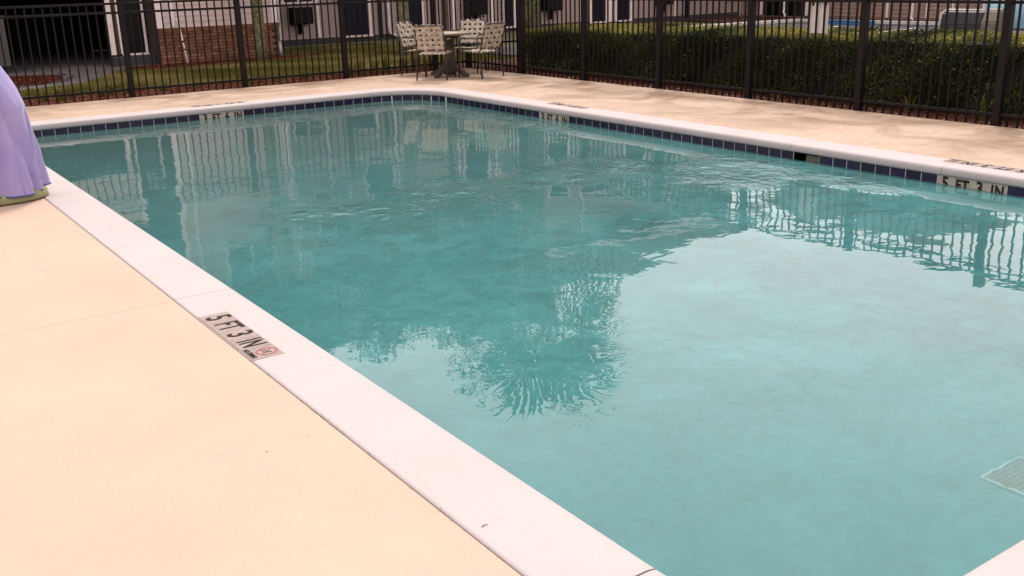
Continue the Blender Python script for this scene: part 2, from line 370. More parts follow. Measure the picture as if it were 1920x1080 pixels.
# floor: shallow far end sloping to the deep near end
bm = bmesh.new(); prev = None
for yy, zz in ((0.9, -1.42), (5, -1.38), (9, -1.12), (13.9, -.98)):
    row = [bm.verts.new((xx, yy, zz)) for xx in (1.4, 4.7, 8.0)]
    if prev: [bm.faces.new((prev[i], prev[i+1], row[i+1], row[i])) for i in range(2)]
    prev = row
me = bpy.data.meshes.new('pool_floor'); bm.to_mesh(me); bm.free(); me_obj('pool_floor', me, M['plaster'], basin)
# water: one flat sheet with the loop outline
me = bpy.data.meshes.new('water'); lw = loop_pts(-.001)
me.from_pydata([(q[0], q[1], W) for q in lw], [], [list(range(len(lw)))]); me_obj('water', me, M['water'], kind=ST)

# ---- waterline tiles: one object each
def tile_mesh(wd, name):
    b_ = MB(); b_.box(-wd/2, wd/2, -.0022, .002, -.0755, .0735, .0015); 
    bmesh.ops.recalc_face_normals(b_.bm, faces=b_.bm.faces); me = bpy.data.meshes.new(name); b_.bm.to_mesh(me); b_.bm.free(); return me
TM = tile_mesh(S-.0055, 'tile'); TM.materials.append(M['tile']); TMM = tile_mesh(S-.003, 'marker_tile'); TMM.materials.append(M['mtile'])
ZC = -.075-.0745
def put_tile(x, y_, nx, ny, me=TM, name='tile'):
    # local +Y points out of the wall face into the pool is -normal
    o = me_obj(name, me, None, basin); o.location = (x, y_, ZC); o.rotation_euler = (0, 0, math.atan2(ny, nx)-PI/2); return o
def lettering(s, parent, size, loc, rot, mt='ink', bold=.004, sx=.85, label=None):
    me = text_mesh(s, size, bold, sx); 
    if not me.materials: me.materials.append(M[mt])
    o = bpy.data.objects.new('lettering', me); link(o, parent); o.location = loc; o.rotation_euler = rot
    return o
mark_r = {40: '5', 41: 'FT', 42: '3', 43: 'IN'}; mark_b = {3: '3', 4: 'FT', 5: '6', 6: 'IN'}; mark_a = {12: '3', 13: 'FT', 14: '6', 15: 'IN'}
def wall_letter(o, s):
    lettering(s, o, .15 if len(s) == 1 else .13, (0, -.0052, .008), (PI/2, 0, 0), bold=.004, sx=.85 if len(s) == 1 else .8)
for k in range(-12, 60):                       # right wall, counted towards the camera
    yc = YB-(k+.5)*S
    if yc > Y1-RAD['fr']-.02 or yc < Y0+RAD['nr']+.05 or k in (30, 31): continue
    mk = {**mark_r, **{q: v for q, v in mark_b.items()}}.get(k)
    o = put_tile(X1, yc, 1, 0, TMM if mk else TM, 'marker_tile' if mk else 'tile')
    if mk: 
        o['label'] = 'cream waterline tile lettered "%s"' % mk; wall_letter(o, mk)
XA = 2.4617
for k in range(-5, 40):                        # far wall
    xc = XA+(k+.5)*S
    if xc > X1-RAD['fr']-.02 or xc < X0+RAD['fl']+.02: continue
    mk = mark_a.get(k); o = put_tile(xc, Y1, 0, 1, TMM if mk else TM, 'marker_tile' if mk else 'tile')
    if mk:
        o['label'] = 'cream waterline tile lettered "%s"' % mk; wall_letter(o, mk)
ncv = 8
TC = tile_mesh(RAD['fr']*PI/2/ncv-.0035, 'tile'); TC.materials.append(M['tile'])
for i in range(ncv):
    a = (i+.5)/ncv*PI/2; rr = RAD['fr']*math.cos(PI/4/ncv)+.0005
    put_tile(X1-RAD['fr']+rr*math.cos(a), Y1-RAD['fr']+rr*math.sin(a), math.cos(a), math.sin(a), TC)
TC2 = tile_mesh(RAD['fl']*PI/2/4-.005, 'tile'); TC2.materials.append(M['tile'])
for i in range(4):
    a = PI/2+(i+.5)/4*PI/2; rr = RAD['fl']*math.cos(PI/16)+.002
    put_tile(X0+RAD['fl']+rr*math.cos(a), Y1-RAD['fl']+rr*math.sin(a), math.cos(a), math.sin(a), TC2)
for k in range(0, 76):                         # near-left wall, seen from other places
    yc = Y1-.9-(k+.5)*S
    if yc > Y0+.65: put_tile(X0, yc, -1, 0)
# skimmer
b_ = MB(); bx0, bx1, by0, by1, bz0, bz1 = X1+.001, X1+.26, SK0, SK1, -.226, -.075
v = [b_.bm.verts.new(q) for q in ((bx0, by0, bz0), (bx1, by0, bz0), (bx1, by1, bz0), (bx0, by1, bz0), (bx0, by0, bz1), (bx1, by0, bz1), (bx1, by1, bz1), (bx0, by1, bz1))]
for q in ((0, 1, 2, 3), (0, 1, 5, 4), (3, 2, 6, 7), (1, 2, 6, 5)): b_.bm.faces.new([v[i] for i in q])
b_.bm.faces.new([v[i] for i in (4, 5, 6, 7)])
sk = b_.build('skimmer', M['black'], basin)
MB().box(X1+.05, X1+.06, SK0+.02, SK0+.2, -.20, -.095, .004).build('weir_flap', M['cream'], sk)

# ---- coping sections swept along the loop
PROF = [(.008, -.0735), (-.012, -.072), (-.019, -.066), (-.022, -.055), (-.022, -.034), (-.020, -.020), (-.014, -.008), (-.004, .001), (.010, .005), (.03, .0068), (.10, .0068), (.30, .0058), (.3145, .0040), (.3165, -.003), (.3165, -.05), (.008, -.06)]
coping = empty('coping', kind=ST)
def sweep(name, pts, parent, mt):
    bm = bmesh.new(); rs = []
    for (x, y_, nx, ny) in pts: rs.append([bm.verts.new((x+nx*u, y_+ny*u, z)) for u, z in PROF])
    k = len(PROF)
    for a_, b2 in zip(rs, rs[1:]):
        for i in range(k): bm.faces.new((a_[i], a_[(i+1) % k], b2[(i+1) % k], b2[i])).smooth = True
    for rr in (rs[0], rs[-1][::-1]): bm.faces.new([bm.verts.new(v.co) for v in rr])
    bmesh.ops.recalc_face_normals(bm, faces=bm.faces)
    me = bpy.data.meshes.new(name); bm.to_mesh(me); bm.free()
    return me_obj(name, me, mt, parent)
def arcp(cx, cy, r_, a0, a1, n=14): return [(cx+r_*math.cos(a0+(a1-a0)*i/n), cy+r_*math.sin(a0+(a1-a0)*i/n), math.cos(a0+(a1-a0)*i/n), math.sin(a0+(a1-a0)*i/n)) for i in range(n+1)]
G = .002
def straight(x, y0, y1, nx, ny, along):        # along 'y' or 'x'
    if along == 'y': a_, b2 = y0+G, y1-G; return [(x, a_+(b2-a_)*i/6, nx, ny) for i in range(7)]
    a_, b2 = y0+G, y1-G; return [(a_+(b2-a_)*i/6, x, nx, ny) for i in range(7)]
rn, rf, rl = RAD['nl'], RAD['fr'], RAD['fl']
for a_, b2 in ((1.845, 5.30), (5.30, 8.75), (8.75, Y1-rl)): sweep('coping_section', straight(X0, a_, b2, -1, 0, 'y'), coping, M['coping'])
for a_, b2 in ((Y0+rn, 4.78), (4.78, 6.38), (6.38, 8.85), (8.85, Y1-rf)): sweep('coping_section', straight(X1, a_, b2, 1, 0, 'y'), coping, M['coping'])
for a_, b2 in ((X0+rl, 5.05), (5.05, X1-rf)): sweep('coping_section', straight(Y1, a_, b2, 0, 1, 'x'), coping, M['coping'])
for a_, b2 in ((X0+rn, 4.7), (4.7, X1-rn)): sweep('coping_section', straight(Y0, a_, b2, 0, -1, 'x'), coping, M['coping'])
for (cx, cy, r_, a0) in ((X1-rn, Y0+rn, rn, -PI/2), (X1-rf, Y1-rf, rf, 0), (X0+rl, Y1-rl, rl, PI/2), (X0+rn, Y0+rn, rn, PI)):
    sweep('coping_section', arcp(cx, cy, r_, a0+.002, a0+PI/2-.002), coping, M['coping'])

# ---- deck slabs
deck = empty('pool_deck', kind=ST)
DX0, DX1, DY0, DY1 = -14, 10.03, -8, 15.80
ox0, ox1, oy0, oy1 = X0-.318, X1+.318, Y0-.318, Y1+.318
def slab(poly, top=0.0):
    b_ = MB(); b_.prism(poly, 'z', -.10, top)
    es = [e for e in b_.bm.edges if all(abs(v.co.z-top) < 1e-6 for v in e.verts)]
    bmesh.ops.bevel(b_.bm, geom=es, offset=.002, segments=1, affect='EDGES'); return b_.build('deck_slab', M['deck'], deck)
rc = .32
def rect(x0, x1, y0, y1, g_=.0015): return [(x0+g_, y0+g_), (x1-g_, y0+g_), (x1-g_, y1-g_), (x0+g_, y1-g_)]
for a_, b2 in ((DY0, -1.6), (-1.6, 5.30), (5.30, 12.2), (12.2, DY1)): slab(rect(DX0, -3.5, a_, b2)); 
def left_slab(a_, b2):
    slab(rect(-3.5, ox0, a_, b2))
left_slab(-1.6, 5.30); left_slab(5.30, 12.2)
def corner(cx, cy, r_, a0, a1, px_, py_, rev=False):
    # fill between an arc and the rectangle corner px_,py_
    pts = [(cx+r_*math.cos(a0+(a1-a0)*i/12), cy+r_*math.sin(a0+(a1-a0)*i/12)) for i in range(13)]
    return pts
# far band with rounded corners, right band, near band
arcf = corner(X1-rf, Y1-rf, rf+.318, PI/2, 0, 0, 0)
arcl = corner(X0+rl, Y1-rl, rl+.318, PI, PI/2, 0, 0)
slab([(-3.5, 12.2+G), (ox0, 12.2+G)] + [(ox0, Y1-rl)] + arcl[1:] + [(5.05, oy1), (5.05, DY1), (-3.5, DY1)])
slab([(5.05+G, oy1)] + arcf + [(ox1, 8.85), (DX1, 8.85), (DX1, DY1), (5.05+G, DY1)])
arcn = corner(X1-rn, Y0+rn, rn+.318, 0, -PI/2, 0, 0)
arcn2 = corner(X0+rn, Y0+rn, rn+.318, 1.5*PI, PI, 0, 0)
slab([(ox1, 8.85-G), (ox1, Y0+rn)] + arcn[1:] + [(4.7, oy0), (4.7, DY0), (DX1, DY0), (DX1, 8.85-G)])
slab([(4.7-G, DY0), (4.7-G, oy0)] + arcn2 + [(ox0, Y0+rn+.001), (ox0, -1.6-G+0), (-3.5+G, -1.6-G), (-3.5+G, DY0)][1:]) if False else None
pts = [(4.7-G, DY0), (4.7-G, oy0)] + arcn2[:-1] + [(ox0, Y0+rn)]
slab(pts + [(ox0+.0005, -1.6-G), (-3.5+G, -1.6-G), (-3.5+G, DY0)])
# dirt in the seam between deck and coping, near side
b_ = MB()
b_.box(DX0+.3, DX1-.1, -1.62, -1.58, -.11, -.006); b_.box(DX0+.3, ox0, 5.28, 5.32, -.11, -.006); b_.box(DX0+.3, ox0, 12.18, 12.22, -.11, -.006)
b_.build('joint_filler', M['joint'], deck, kind='stuff')
V = []
for i in range(220):
    yy = rng.uniform(-1, 12) if i % 2 else rng.normal(3.4, .12) if i < 120 else rng.uniform(2, 4.2)
    xx = ox0 + rng.normal(0, .0035); a = rng.uniform(0, PI); s_ = rng.uniform(.001, .0035); zz = .0045
    V.append([(xx+s_*math.cos(a+k*PI/2)*(.5 if k % 2 else 1), yy+s_*2*math.sin(a+k*PI/2)*(.5 if k % 2 else 1), zz+rng.uniform(0, .001)) for k in range(4)])
quads_obj('seam_dirt', np.array(V), M['joint'], parent=deck, kind='stuff')

# ---- depth markers set into the deck edge
def deck_marker(x, y_, rz, lbl, worn=False, txt=('5', 'FT', '3', 'IN'), sign=True):
    """local +X reading direction, +Y letter tops"""
    t_ = empty('depth_marker', (x, y_, .0), rz, label=lbl, category='depth marker', group='depth markers set into the coping')
    z = .0066; n_ = 5 if sign else 4
    for k in range(n_):
        b_ = MB(); b_.box(-.0755, .0755, -.0755, .0755, -.004, .0012, .001); pl = b_.build('marker_tile', M['mtile_deck'], t_, ((k-2)*S, 0, z))
        if k < 4: lettering(txt[k], pl, .175 if len(txt[k]) == 1 else .165, (0, .0, .0016), (0, 0, 0), 'inkworn' if worn else 'ink', .0035, .8 if len(txt[k]) == 1 else (.66 if txt[k] == 'FT' else .60))
        else:
            b2 = MB(); n2 = 8                        # red octagon outline with a slash
            for q in range(n2):
                a0, a1 = 2*PI*q/n2+PI/8, 2*PI*(q+1)/n2+PI/8
                vs = [b2.bm.verts.new((r2*math.cos(a)*.9, .018+r2*math.sin(a), .0022)) for a, r2 in ((a0, .054), (a1, .054), (a1, .047), (a0, .047))]; b2.bm.faces.new(vs)
            a = -PI/4
            vs = [b2.bm.verts.new((u*math.cos(a)-v_*math.sin(a), .018+u*math.sin(a)+v_*math.cos(a), .0024)) for u, v_ in ((-.047, -.003), (.047, -.003), (.047, .003), (-.047, .003))]; b2.bm.faces.new(vs)
            sg = b2.build('no_diving_symbol', M['red'], pl)
            b3 = MB(); b3.tube([(-.025, -.003, .002), (.0, .02, .002), (.022, .034, .002)], .003, 5).tube([(0, .02, .002), (.022, .012, .002)], .0022, 5).tube([(-.03, .02, .002), (-.006, .0, .002), (.02, .0, .002)], .0018, 5)
            b3.build('diver_figure', M['inkworn'], pl)
            lettering('NO DIVING', pl, .034, (-.012, -.058, .0018), (0, 0, 0), 'ink', .0012, .72)
    return t_
deck_marker(1.497, 4.535, -PI/2, 'worn tan tiles reading 5 FT 3 IN with red no diving sign on near coping')
deck_marker(X1+.235, 4.53, PI/2, 'row of tiles reading 5 FT 3 IN above the right end of the far coping')
deck_marker(X1+.235, 10.20, PI/2, 'faint dark tiles on the right coping above the 3 FT 6 IN waterline tiles', True, ('3', 'FT', '6', 'IN'))
deck_marker(4.66, Y1+.235, PI, 'faint dark tiles on the far left coping above the 3 FT 6 IN waterline tiles', True, ('3', 'FT', '6', 'IN'))

# ---- ground sheets beyond the fences
sheet('mulch_bed', [(-2, 15.80), (10.0, 15.80), (10.0, -8), (12.1, -8), (12.1, 17.2), (9.5, 16.9), (5.5, 16.75), (2.8, 17.2), (-2, 17.4)], -.030, M['soil'], kind=ST)
sheet('lawn', [(-4, 16.5), (12.3, 16.5), (12.3, 21.9), (24, 22.5), (24, 25.4), (-4, 25.4)], -.045, M['lawnbase'], kind=ST)
sheet('planting_bed', [(5.3, 21.0), (7.0, 20.7), (9.3, 21.0), (10.6, 22.6), (10.3, 23.3), (9.2, 22.19), (6.2, 22.19), (5.5, 22.1)], -.036, M['soil'], kind=ST)
sheet('path', [(-6, 18.4), (2.6, 18.7), (4.0, 19.3), (5.2, 21.5), (6.4, 22.18), (6.4, 29.3), (-6, 29.3)], -.040, M['concrete'], kind=ST)
sheet('planting_island', [(-2, 19.9), (3.0, 19.4), (3.9, 19.95), (4.2, 20.7), (4.1, 21.4), (3.6, 21.9), (2.5, 22.2), (-2, 22.3)], -.030, M['soil'], kind=ST)
sheet('parking_lot', [(12.6, -30), (60, -30), (60, 16.0), (26.0, 16.2), (25.6, 21.3), (20.0, 21.6), (19.5, 20.6), (12.6, 20.2)], -.052, M['asphalt'], kind=ST)
sheet('pavement', [(12.6, 22.6), (25.8, 22.6), (25.8, 21.5), (20, 21.9), (12.6, 21.9)], -.034, M['concrete'], kind=ST)
# kerbs
def kerb(pts, wd, mt=M['concrete'], h_=.10, **kw):
    b_ = MB()
    for (xa, ya), (xb, yb) in zip(pts, pts[1:]):
        d = Vector((xb-xa, yb-ya, 0)); l_ = d.length; a = math.atan2(d.y, d.x)
        b_.box(0, l_, -wd/2, wd/2, -.06, h_-.06, .012, Matrix.Translation((xa, ya, 0)) @ Matrix.Rotation(a, 4, 'Z'))
    return b_.build('kerb', mt, kind=ST)
kerb([(26.0, 16.2), (25.7, 21.35), (19.9, 21.75)], .14, M['paint'])
kerb([(3.9, 19.93), (4.2, 20.7), (4.12, 21.4)], .07)
# painted parking lines
for (a_, b2) in (((19.6, 15.9), (24.6, 16.4)), ((20.2, 13.6), (25.0, 14.0)), ((19.6, 18.3), (24.4, 18.7)), ((20.0, 11.2), (25.0, 11.6))):
    d = Vector((b2[0]-a_[0], b2[1]-a_[1])).normalized(); nrm = Vector((-d.y, d.x))*.055
    sheet('parking_line', [(a_[0]-nrm.x, a_[1]-nrm.y), (b2[0]-nrm.x, b2[1]-nrm.y), (b2[0]+nrm.x, b2[1]+nrm.y), (a_[0]+nrm.x, a_[1]+nrm.y)], -.047, M['paint'], kind=ST)

# ================================================================ BUILDINGS
def siding(parent, x0, x1, z0, z1, yf, mt, ax='y', pitch=.115, name='siding'):
    """lap siding: saw-tooth boards, real relief; facing -y (ax y) or -x (ax x)"""
    bm = bmesh.new(); n_ = int((z1-z0)/pitch)+1
    for i in range(n_):
        za, zb = z0+i*pitch, min(z0+(i+1)*pitch, z1)
        if zb <= za: continue
        def P(u, dep, z): return (u, yf-dep, z) if ax == 'y' else (yf-dep, u, z)
        q = [bm.verts.new(P(x0, .022, za)), bm.verts.new(P(x1, .022, za)), bm.verts.new(P(x1, .004, zb)), bm.verts.new(P(x0, .004, zb))]; bm.faces.new(q)
        q = [bm.verts.new(P(x0, .0, za)), bm.verts.new(P(x1, .0, za)), bm.verts.new(P(x1, .022, za)), bm.verts.new(P(x0, .022, za))]; bm.faces.new(q)
    bmesh.ops.recalc_face_normals(bm, faces=bm.faces)
    me = bpy.data.meshes.new(name); bm.to_mesh(me); bm.free(); return me_obj(name, me, mt, parent, kind='stuff')
FB = -.055; OFF = (-15, -25.5, 0)
A = empty('motel_building', (15, 25.5, 0), label='two storey motel building with tan lap siding, brick bay and navy doors behind the lawn', category='building')
def addA(b_, name, mt, parent=None, **kw):
    o = b_.build(name, mt, parent or A, **kw)
    if (parent or A) is A: o.location = (-15, -25.5, 0)
    return o
YF = 25.5
addA(MB().box(6.9, 27.5, YF, YF+9.5, FB, 6.75), 'wall', M['siding'])
addA(MB().box(9.2, 27.5, YF-.045, YF-.001, FB, .11), 'foundation', M['found'])
def sidA(*a, **k):
    o = siding(A, *a, **k); o.location = (-15, -25.5, 0); return o
sidA(9.2, 27.46, .11, 6.7, YF-.001, M['siding'])
# roof, gabled, ridge along x
addA(MB().prism([(YF-.6, 6.62), (YF-.6, 6.78), (YF+5.3, 10.35), (YF+10.4, 6.78), (YF+10.4, 6.62), (YF+5.3, 10.15)], 'x', -4.0, 29.0), 'roof', M['roofm'])
addA(MB().box(-4.0, 29.0, YF-.66, YF-.601, 6.52, 6.74), 'fascia', M['trim'])
# brick bay, front at 22.2
BX0, BX1, BY = 6.34, 9.0, 22.2
addA(MB().box(BX0, BX1, BY, YF, FB, 6.75), 'bay_wall', M['mortar'])
sidA(BX0+.08, BX1-.10, .71, 6.7, BY-.014, M['siding_lit'], name='bay_siding')
addA(MB().box(BX0-.1, BX1+.25, BY-.7, YF+.5, 6.751, 6.86).prism([(BX0-.1, 6.86), (BX1+.25, 6.86), ((BX0+BX1)/2, 8.0)], 'y', BY-.7, YF+.6), 'bay_roof', M['roofm'])
for x in (BX0-.015, BX1-.11): addA(MB().box(x, x+.12, BY-.042, BY-.012, .712, 6.7, .003), 'corner_board', M['trim'])
addA(MB().box(BX0+.30, BX0+.36, BY-.05, BY-.036, .75, 6.6, .003), 'corner_board', M['trim'])
bw, bh = .2, .058
bme = MB(); bme.box(-bw/2, bw/2, -.016, .012, -bh/2, bh/2, .004); bmesh.ops.recalc_face_normals(bme.bm, faces=bme.bm.faces)
brick_me = bpy.data.meshes.new('brick'); bme.bm.to_mesh(brick_me); bme.bm.free(); brick_me.materials.append(M['brick'])
half_me = brick_me.copy()
for v in half_me.vertices: v.co.x *= .46
row = 0; z = FB+.035
while z < .62:
    x = BX0+(.105 if row % 2 == 0 else .0)
    if row % 2: 
        o = me_obj('brick', half_me, None, A); o.location = (BX0+.052-15, BY-25.5-.002+random.uniform(-.002, .002), z); x = BX0+.211
    while x < BX1-.04:
        hlf = x > BX1-.10
        o = me_obj('brick', half_me if hlf else brick_me, None, A); o.location = (min(x, BX1-.05)-15, BY-25.5-.002+random.uniform(-.003, .003), z); x += .211
    z += .0685; row += 1
cap_me = brick_me.copy()
for v in cap_me.vertices: v.co.x *= .34; v.co.z *= 1.4; v.co.y = v.co.y*1.6-.012
x = BX0+.04
while x < BX1+.03:
    o = me_obj('brick', cap_me, None, A); o.location = (x-15, BY-25.5, .665); x += .0755
# left part: dark breezeway, cabinet, wooden panel and glazed door
YL = 22.9
addA(MB().box(-4, 3.42, YL, YL+.2, FB, 6.75), 'end_wall', M['darkwall'])
addA(MB().box(3.42, 5.50, YL, YL+.25, 1.95, 6.75), 'lintel_wall', M['darkwall'])
addA(MB().box(-4.4, 5.62, YL-.34, YL-.02, 2.10, 2.16), 'canopy_soffit', M['trim'])
o = siding(A, -4.4, 5.60, 2.165, 3.1, YL-.34, M['siding_lit'], name='canopy_fascia'); o.location = OFF
addA(MB().box(-4.4, 5.62, YL-.338, YL-.02, 2.161, 3.1), 'canopy', M['siding_lit'])
addA(MB().box(5.601, 5.70, YL-.37, YL-.02, 2.1, 3.16, .004), 'canopy_end_trim', M['trim'])
addA(MB().box(5.50, BX0, YL, YL+.2, FB, 6.75), 'door_wall', M['darkwall'])
addA(MB().box(-4, 6.9, YL+6.0, YL+6.2, FB, 6.75).box(-4, -3.8, YL+.2, YL+6, FB, 6.75), 'back_wall', M['darkwall'])
addA(MB().box(-4, 6.9, YL+.21, YL+6.1, 2.4, 2.6), 'passage_ceiling', M['darkwall'])
addA(MB().box(-4.6, BX0, YL-.6, YL+6.5, 6.751, 6.95), 'passage_roof', M['roofm'])
addA(MB().box(3.0, 3.50, YL-.16, YL-.01, .10, 1.05, .01).box(2.98, 3.52, YL-.18, YL-.005, 1.051, 1.09, .004), 'utility_cabinet', M['greywall'])
addA(MB().box(5.50, 5.60, YL-.05, YL-.002, .18, 2.3, .004), 'passage_trim', M['trim'])
addA(MB().box(5.601, 5.70, YL-.03, YL-.004, .18, 2.3, .003), 'wood_panel', M['barkd'])
dr = addA(MB().box(5.76, 6.22, YL-.03, YL-.004, .20, 2.25, .003), 'door', M['glass'], label='dark glazed double door')
MB().box(5.70, 5.759, YL-.055, YL-.002, .20, 2.32, .004).box(6.221, 6.27, YL-.055, YL-.002, .20, 2.32, .004).box(5.76, 6.22, YL-.05, YL-.002, 2.251, 2.32).build('door_frame', M['trim'], dr)
MB().box(5.72, 6.28, YL-.08, YL-.003, .155, .195, .004).build('threshold', M['trim'], dr)
MB().box(5.98, 6.0, YL-.04, YL-.031, .21, 2.24).build('mullion', M['darkwall'], dr)
addA(MB().box(5.45, 6.335, YL-.35, YL-.001, FB, .15, .01), 'doorstep', M['found'])

def ac_unit(parent, x, w_, z0=.5, z1=.9, off=(0, 0, 0), ax='y', yf=YF):
    P = (lambda b, a0, a1, d0, d1, za, zb: b.box(a0, a1, yf-d1, yf-d0, za, zb, .008)) if ax == 'y' else (lambda b, a0, a1, d0, d1, za, zb: b.box(yf-d1, yf-d0, a0, a1, za, zb, .008))
    b_ = MB(); P(b_, x, x+w_, .02, .32, z0, z1)
    o = b_.build('air_conditioner', M['black'], parent); o.location = off
    b_ = MB(); k = z0+.05
    while k < z1-.04: P(b_, x+.04, x+w_-.04, .325, .333, k, k+.012); k += .035
    g_ = b_.build('grille', M['char'], o)
    b_ = MB(); P(b_, x+w_*.4, x+w_*.55, .02, .2, z0-.25, z0-.005); b_.build('bracket', M['black'], o)
    return o
def window(parent, x0, x1, z0, z1, off, ax='y', yf=YF, mtf=M['trim'], strips=True):
    P = (lambda b, a0, a1, d0, d1, za, zb: b.box(a0, a1, yf-d1, yf-d0, za, zb, .004)) if ax == 'y' else (lambda b, a0, a1, d0, d1, za, zb: b.box(yf-d1, yf-d0, a0, a1, za, zb, .004))
    b_ = MB(); P(b_, x0, x1, .02, .045, z0, z1); o = b_.build('window', M['glass'], parent); o.location = off
    b_ = MB(); P(b_, x0-.07, x0-.001, .02, .07, z0-.06, z1+.07); P(b_, x1+.001, x1+.07, .02, .07, z0-.06, z1+.07); P(b_, x0, x1, .02, .07, z1+.001, z1+.07)
    P(b_, (x0+x1)/2-.02, (x0+x1)/2+.02, .046, .06, z0, z1); b_.build('frame', mtf, o)
    b_ = MB(); P(b_, x0-.09, x1+.09, .02, .10, z0-.05, z0-.001); b_.build('sill', mtf, o)
    return o
def door(parent, x0, x1, z0, z1, off, ax='y', yf=YF, split=False, mt=M['navy']):
    P = (lambda b, a0, a1, d0, d1, za, zb: b.box(a0, a1, yf-d1, yf-d0, za, zb, .004)) if ax == 'y' else (lambda b, a0, a1, d0, d1, za, zb: b.box(yf-d1, yf-d0, a0, a1, za, zb, .004))
    b_ = MB(); P(b_, x0, x1, .02, .05, z0, z1)
    mid = (x0+x1)/2; hw = (x1-x0)/2
    for a_, c_ in (((x0+.05), mid-.03), (mid+.03, x1-.05)):          # raised panels
        for za, zb in ((z0+.12, z0+.75), (z0+.9, z1-.15)): P(b_, a_, c_, .051, .062, za, zb)
    o = b_.build('door', mt, parent); o.location = off
    b_ = MB(); P(b_, x0-.08, x0-.001, .02, .09, z0-.02, z1+.08); P(b_, x1+.001, x1+.08, .02, .09, z0-.02, z1+.08); P(b_, x0, x1, .02, .09, z1+.001, z1+.08)
    b_.build('door_frame', M['trim'], o)
    b_ = MB(); P(b_, x0-.09, x1+.09, .02, .13, z0-.06, z0-.021); b_.build('threshold', M['trim'], o)
    b_ = MB(); P(b_, x1-.12, x1-.08, .05, .10, z0+.95, z0+.99); b_.build('handle', M['steel'], o)
    return o
OFF = (-15, -25.5, 0)
def strip(x, w_, z0=.12, z1=6.6, mt=M['trim']): return addA(MB().box(x, x+w_, YF-.06, YF-.018, z0, z1, .003), 'trim_strip', mt)
def downspout(parent, x, yf, off, ax='y', z1=6.6, s_=1):
    d = (lambda u, dep, z: (u, yf-dep, z)) if ax == 'y' else (lambda u, dep, z: (yf-dep, u, z))
    b_ = MB(); b_.tube([d(x, .06, z1), d(x, .06, .22), d(x+.02*s_, .09, .12), d(x+.24*s_, .26, .02), d(x+.3*s_, .3, .0)], .045, 4)
    o = b_.build('downspout', M['trim'], parent); o.location = off; return o
for x, z in ((10.36, .12), (11.45, .12), (15.66, .10), (17.0, .1), (18.12, .1), (24.4, .1), (20.35, .1)): strip(x, .07, z)
for x, w_ in ((10.68, .55), (16.1, .62), (18.85, .62), (23.5, .6)):
    ac_unit(A, x, w_, .5, .92, OFF)
    window(A, x-.12, x+w_+.12, 1.06, 2.2, OFF)
door(A, 12.22, 12.96, .14, 2.2, OFF, split=True)
door(A, 14.02, 14.62, .13, 2.2, OFF)
door(A, 17.50, 17.80, .12, 2.2, OFF)
door(A, 20.80, 21.38, .10, 2.2, OFF); door(A, 21.85, 22.40, .10, 2.2, OFF)
strip(21.5, .17, .05, 2.6); strip(13.28, .11, .02, 2.6, M['navy']); strip(24.9, .2, .02, 2.6, M['navy'])
downspout(A, 13.58, YF, OFF)
addA(MB().box(14.50, 14.57, YF-.075, YF-.064, 1.0, 1.12), 'door_notice', M['paint'])
# upper floor, seen mirrored in the water
for x in (7.3, 11.0, 14.3, 17.2, 20.4, 23.6): 
    yf2 = YF if x > 9 else BY-.02
    window(A, x, x+1.0, 3.9, 5.1, OFF, yf=yf2)
for x in (12.6, 15.9, 19.0, 22.3): door(A, x, x+.8, 3.1, 5.0, OFF)
addA(MB().box(9.3, 27.3, YF-.10, YF-.03, 2.86, 3.02, .004), 'band_board', M['trim'])

# wing on the right, front faces -x
XW = 27.5
B = empty('motel_wing', (27.5, 20, 0), label='low motel wing with pinkish lap siding and white trim beyond the parking area', category='building')
OB = (-27.5, -20, 0)
def addB(b_, name, mt, **kw):
    o = b_.build(name, mt, B, **kw); o.location = OB; return o
addB(MB().box(XW, XW+8, 16.2, 25.4, FB, 5.4), 'wall', M['siding_w'])
o = siding(B, 16.2, 25.38, .04, 5.3, XW-.001, M['siding_w'], ax='x', pitch=.12); o.location = OB
o = MB().bm
bmr = MB(); v = [bmr.bm.verts.new(q) for q in ((XW-.6, 15.6, 5.35), (XW+8.6, 15.6, 5.35), (XW+8.6, 25.4, 5.35), (XW-.6, 25.4, 5.35), (XW+4, 19.8, 7.7), (XW+4, 25.4, 7.7))]
for q in ((0, 1, 4), (0, 4, 5, 3), (1, 2, 5, 4), (3, 5, 2), (0, 3, 2, 1)): bmr.bm.faces.new([v[i] for i in q])
addB(bmr, 'roof', M['roofm'])
addB(MB().box(XW-.03, XW-.019, 22.95, 24.3, .02, 2.3), 'opening_shade', M['black'])  # thin black sheet painting the shade inside an opening
addB(MB().box(XW-.03, XW-.019, 22.42, 22.93, .02, 2.3), 'dark_side_panel', M['darkwall'])
for y_, w_ in ((24.36, .08), (22.40, .10), (20.22, .09), (19.36, .07), (18.5, .10), (18.02, .06), (17.2, .05), (16.2, .12)): addB(MB().box(XW-.06, XW-.018, y_, y_+w_, .03, 5.3, .003), 'trim_strip', M['trim'])
downspout(B, 23.38, XW, OB, 'x', 5.2, -1); downspout(B, 18.62, XW, OB, 'x', 5.2, -1)
window(B, 21.0, 21.9, 1.1, 2.2, OB, 'x', XW); window(B, 16.8, 17.6, 1.1, 2.2, OB, 'x', XW); window(B, 18.9, 19.3, 1.15, 2.2, OB, 'x', XW)
V = []
bed = sheet('wing_planting_bed', [(25.95, 16.5), (27.45, 16.5), (27.45, 25.3), (24.6, 25.3), (24.2, 22.8), (25.9, 22.7)], -.03, M['soil'], kind=ST)

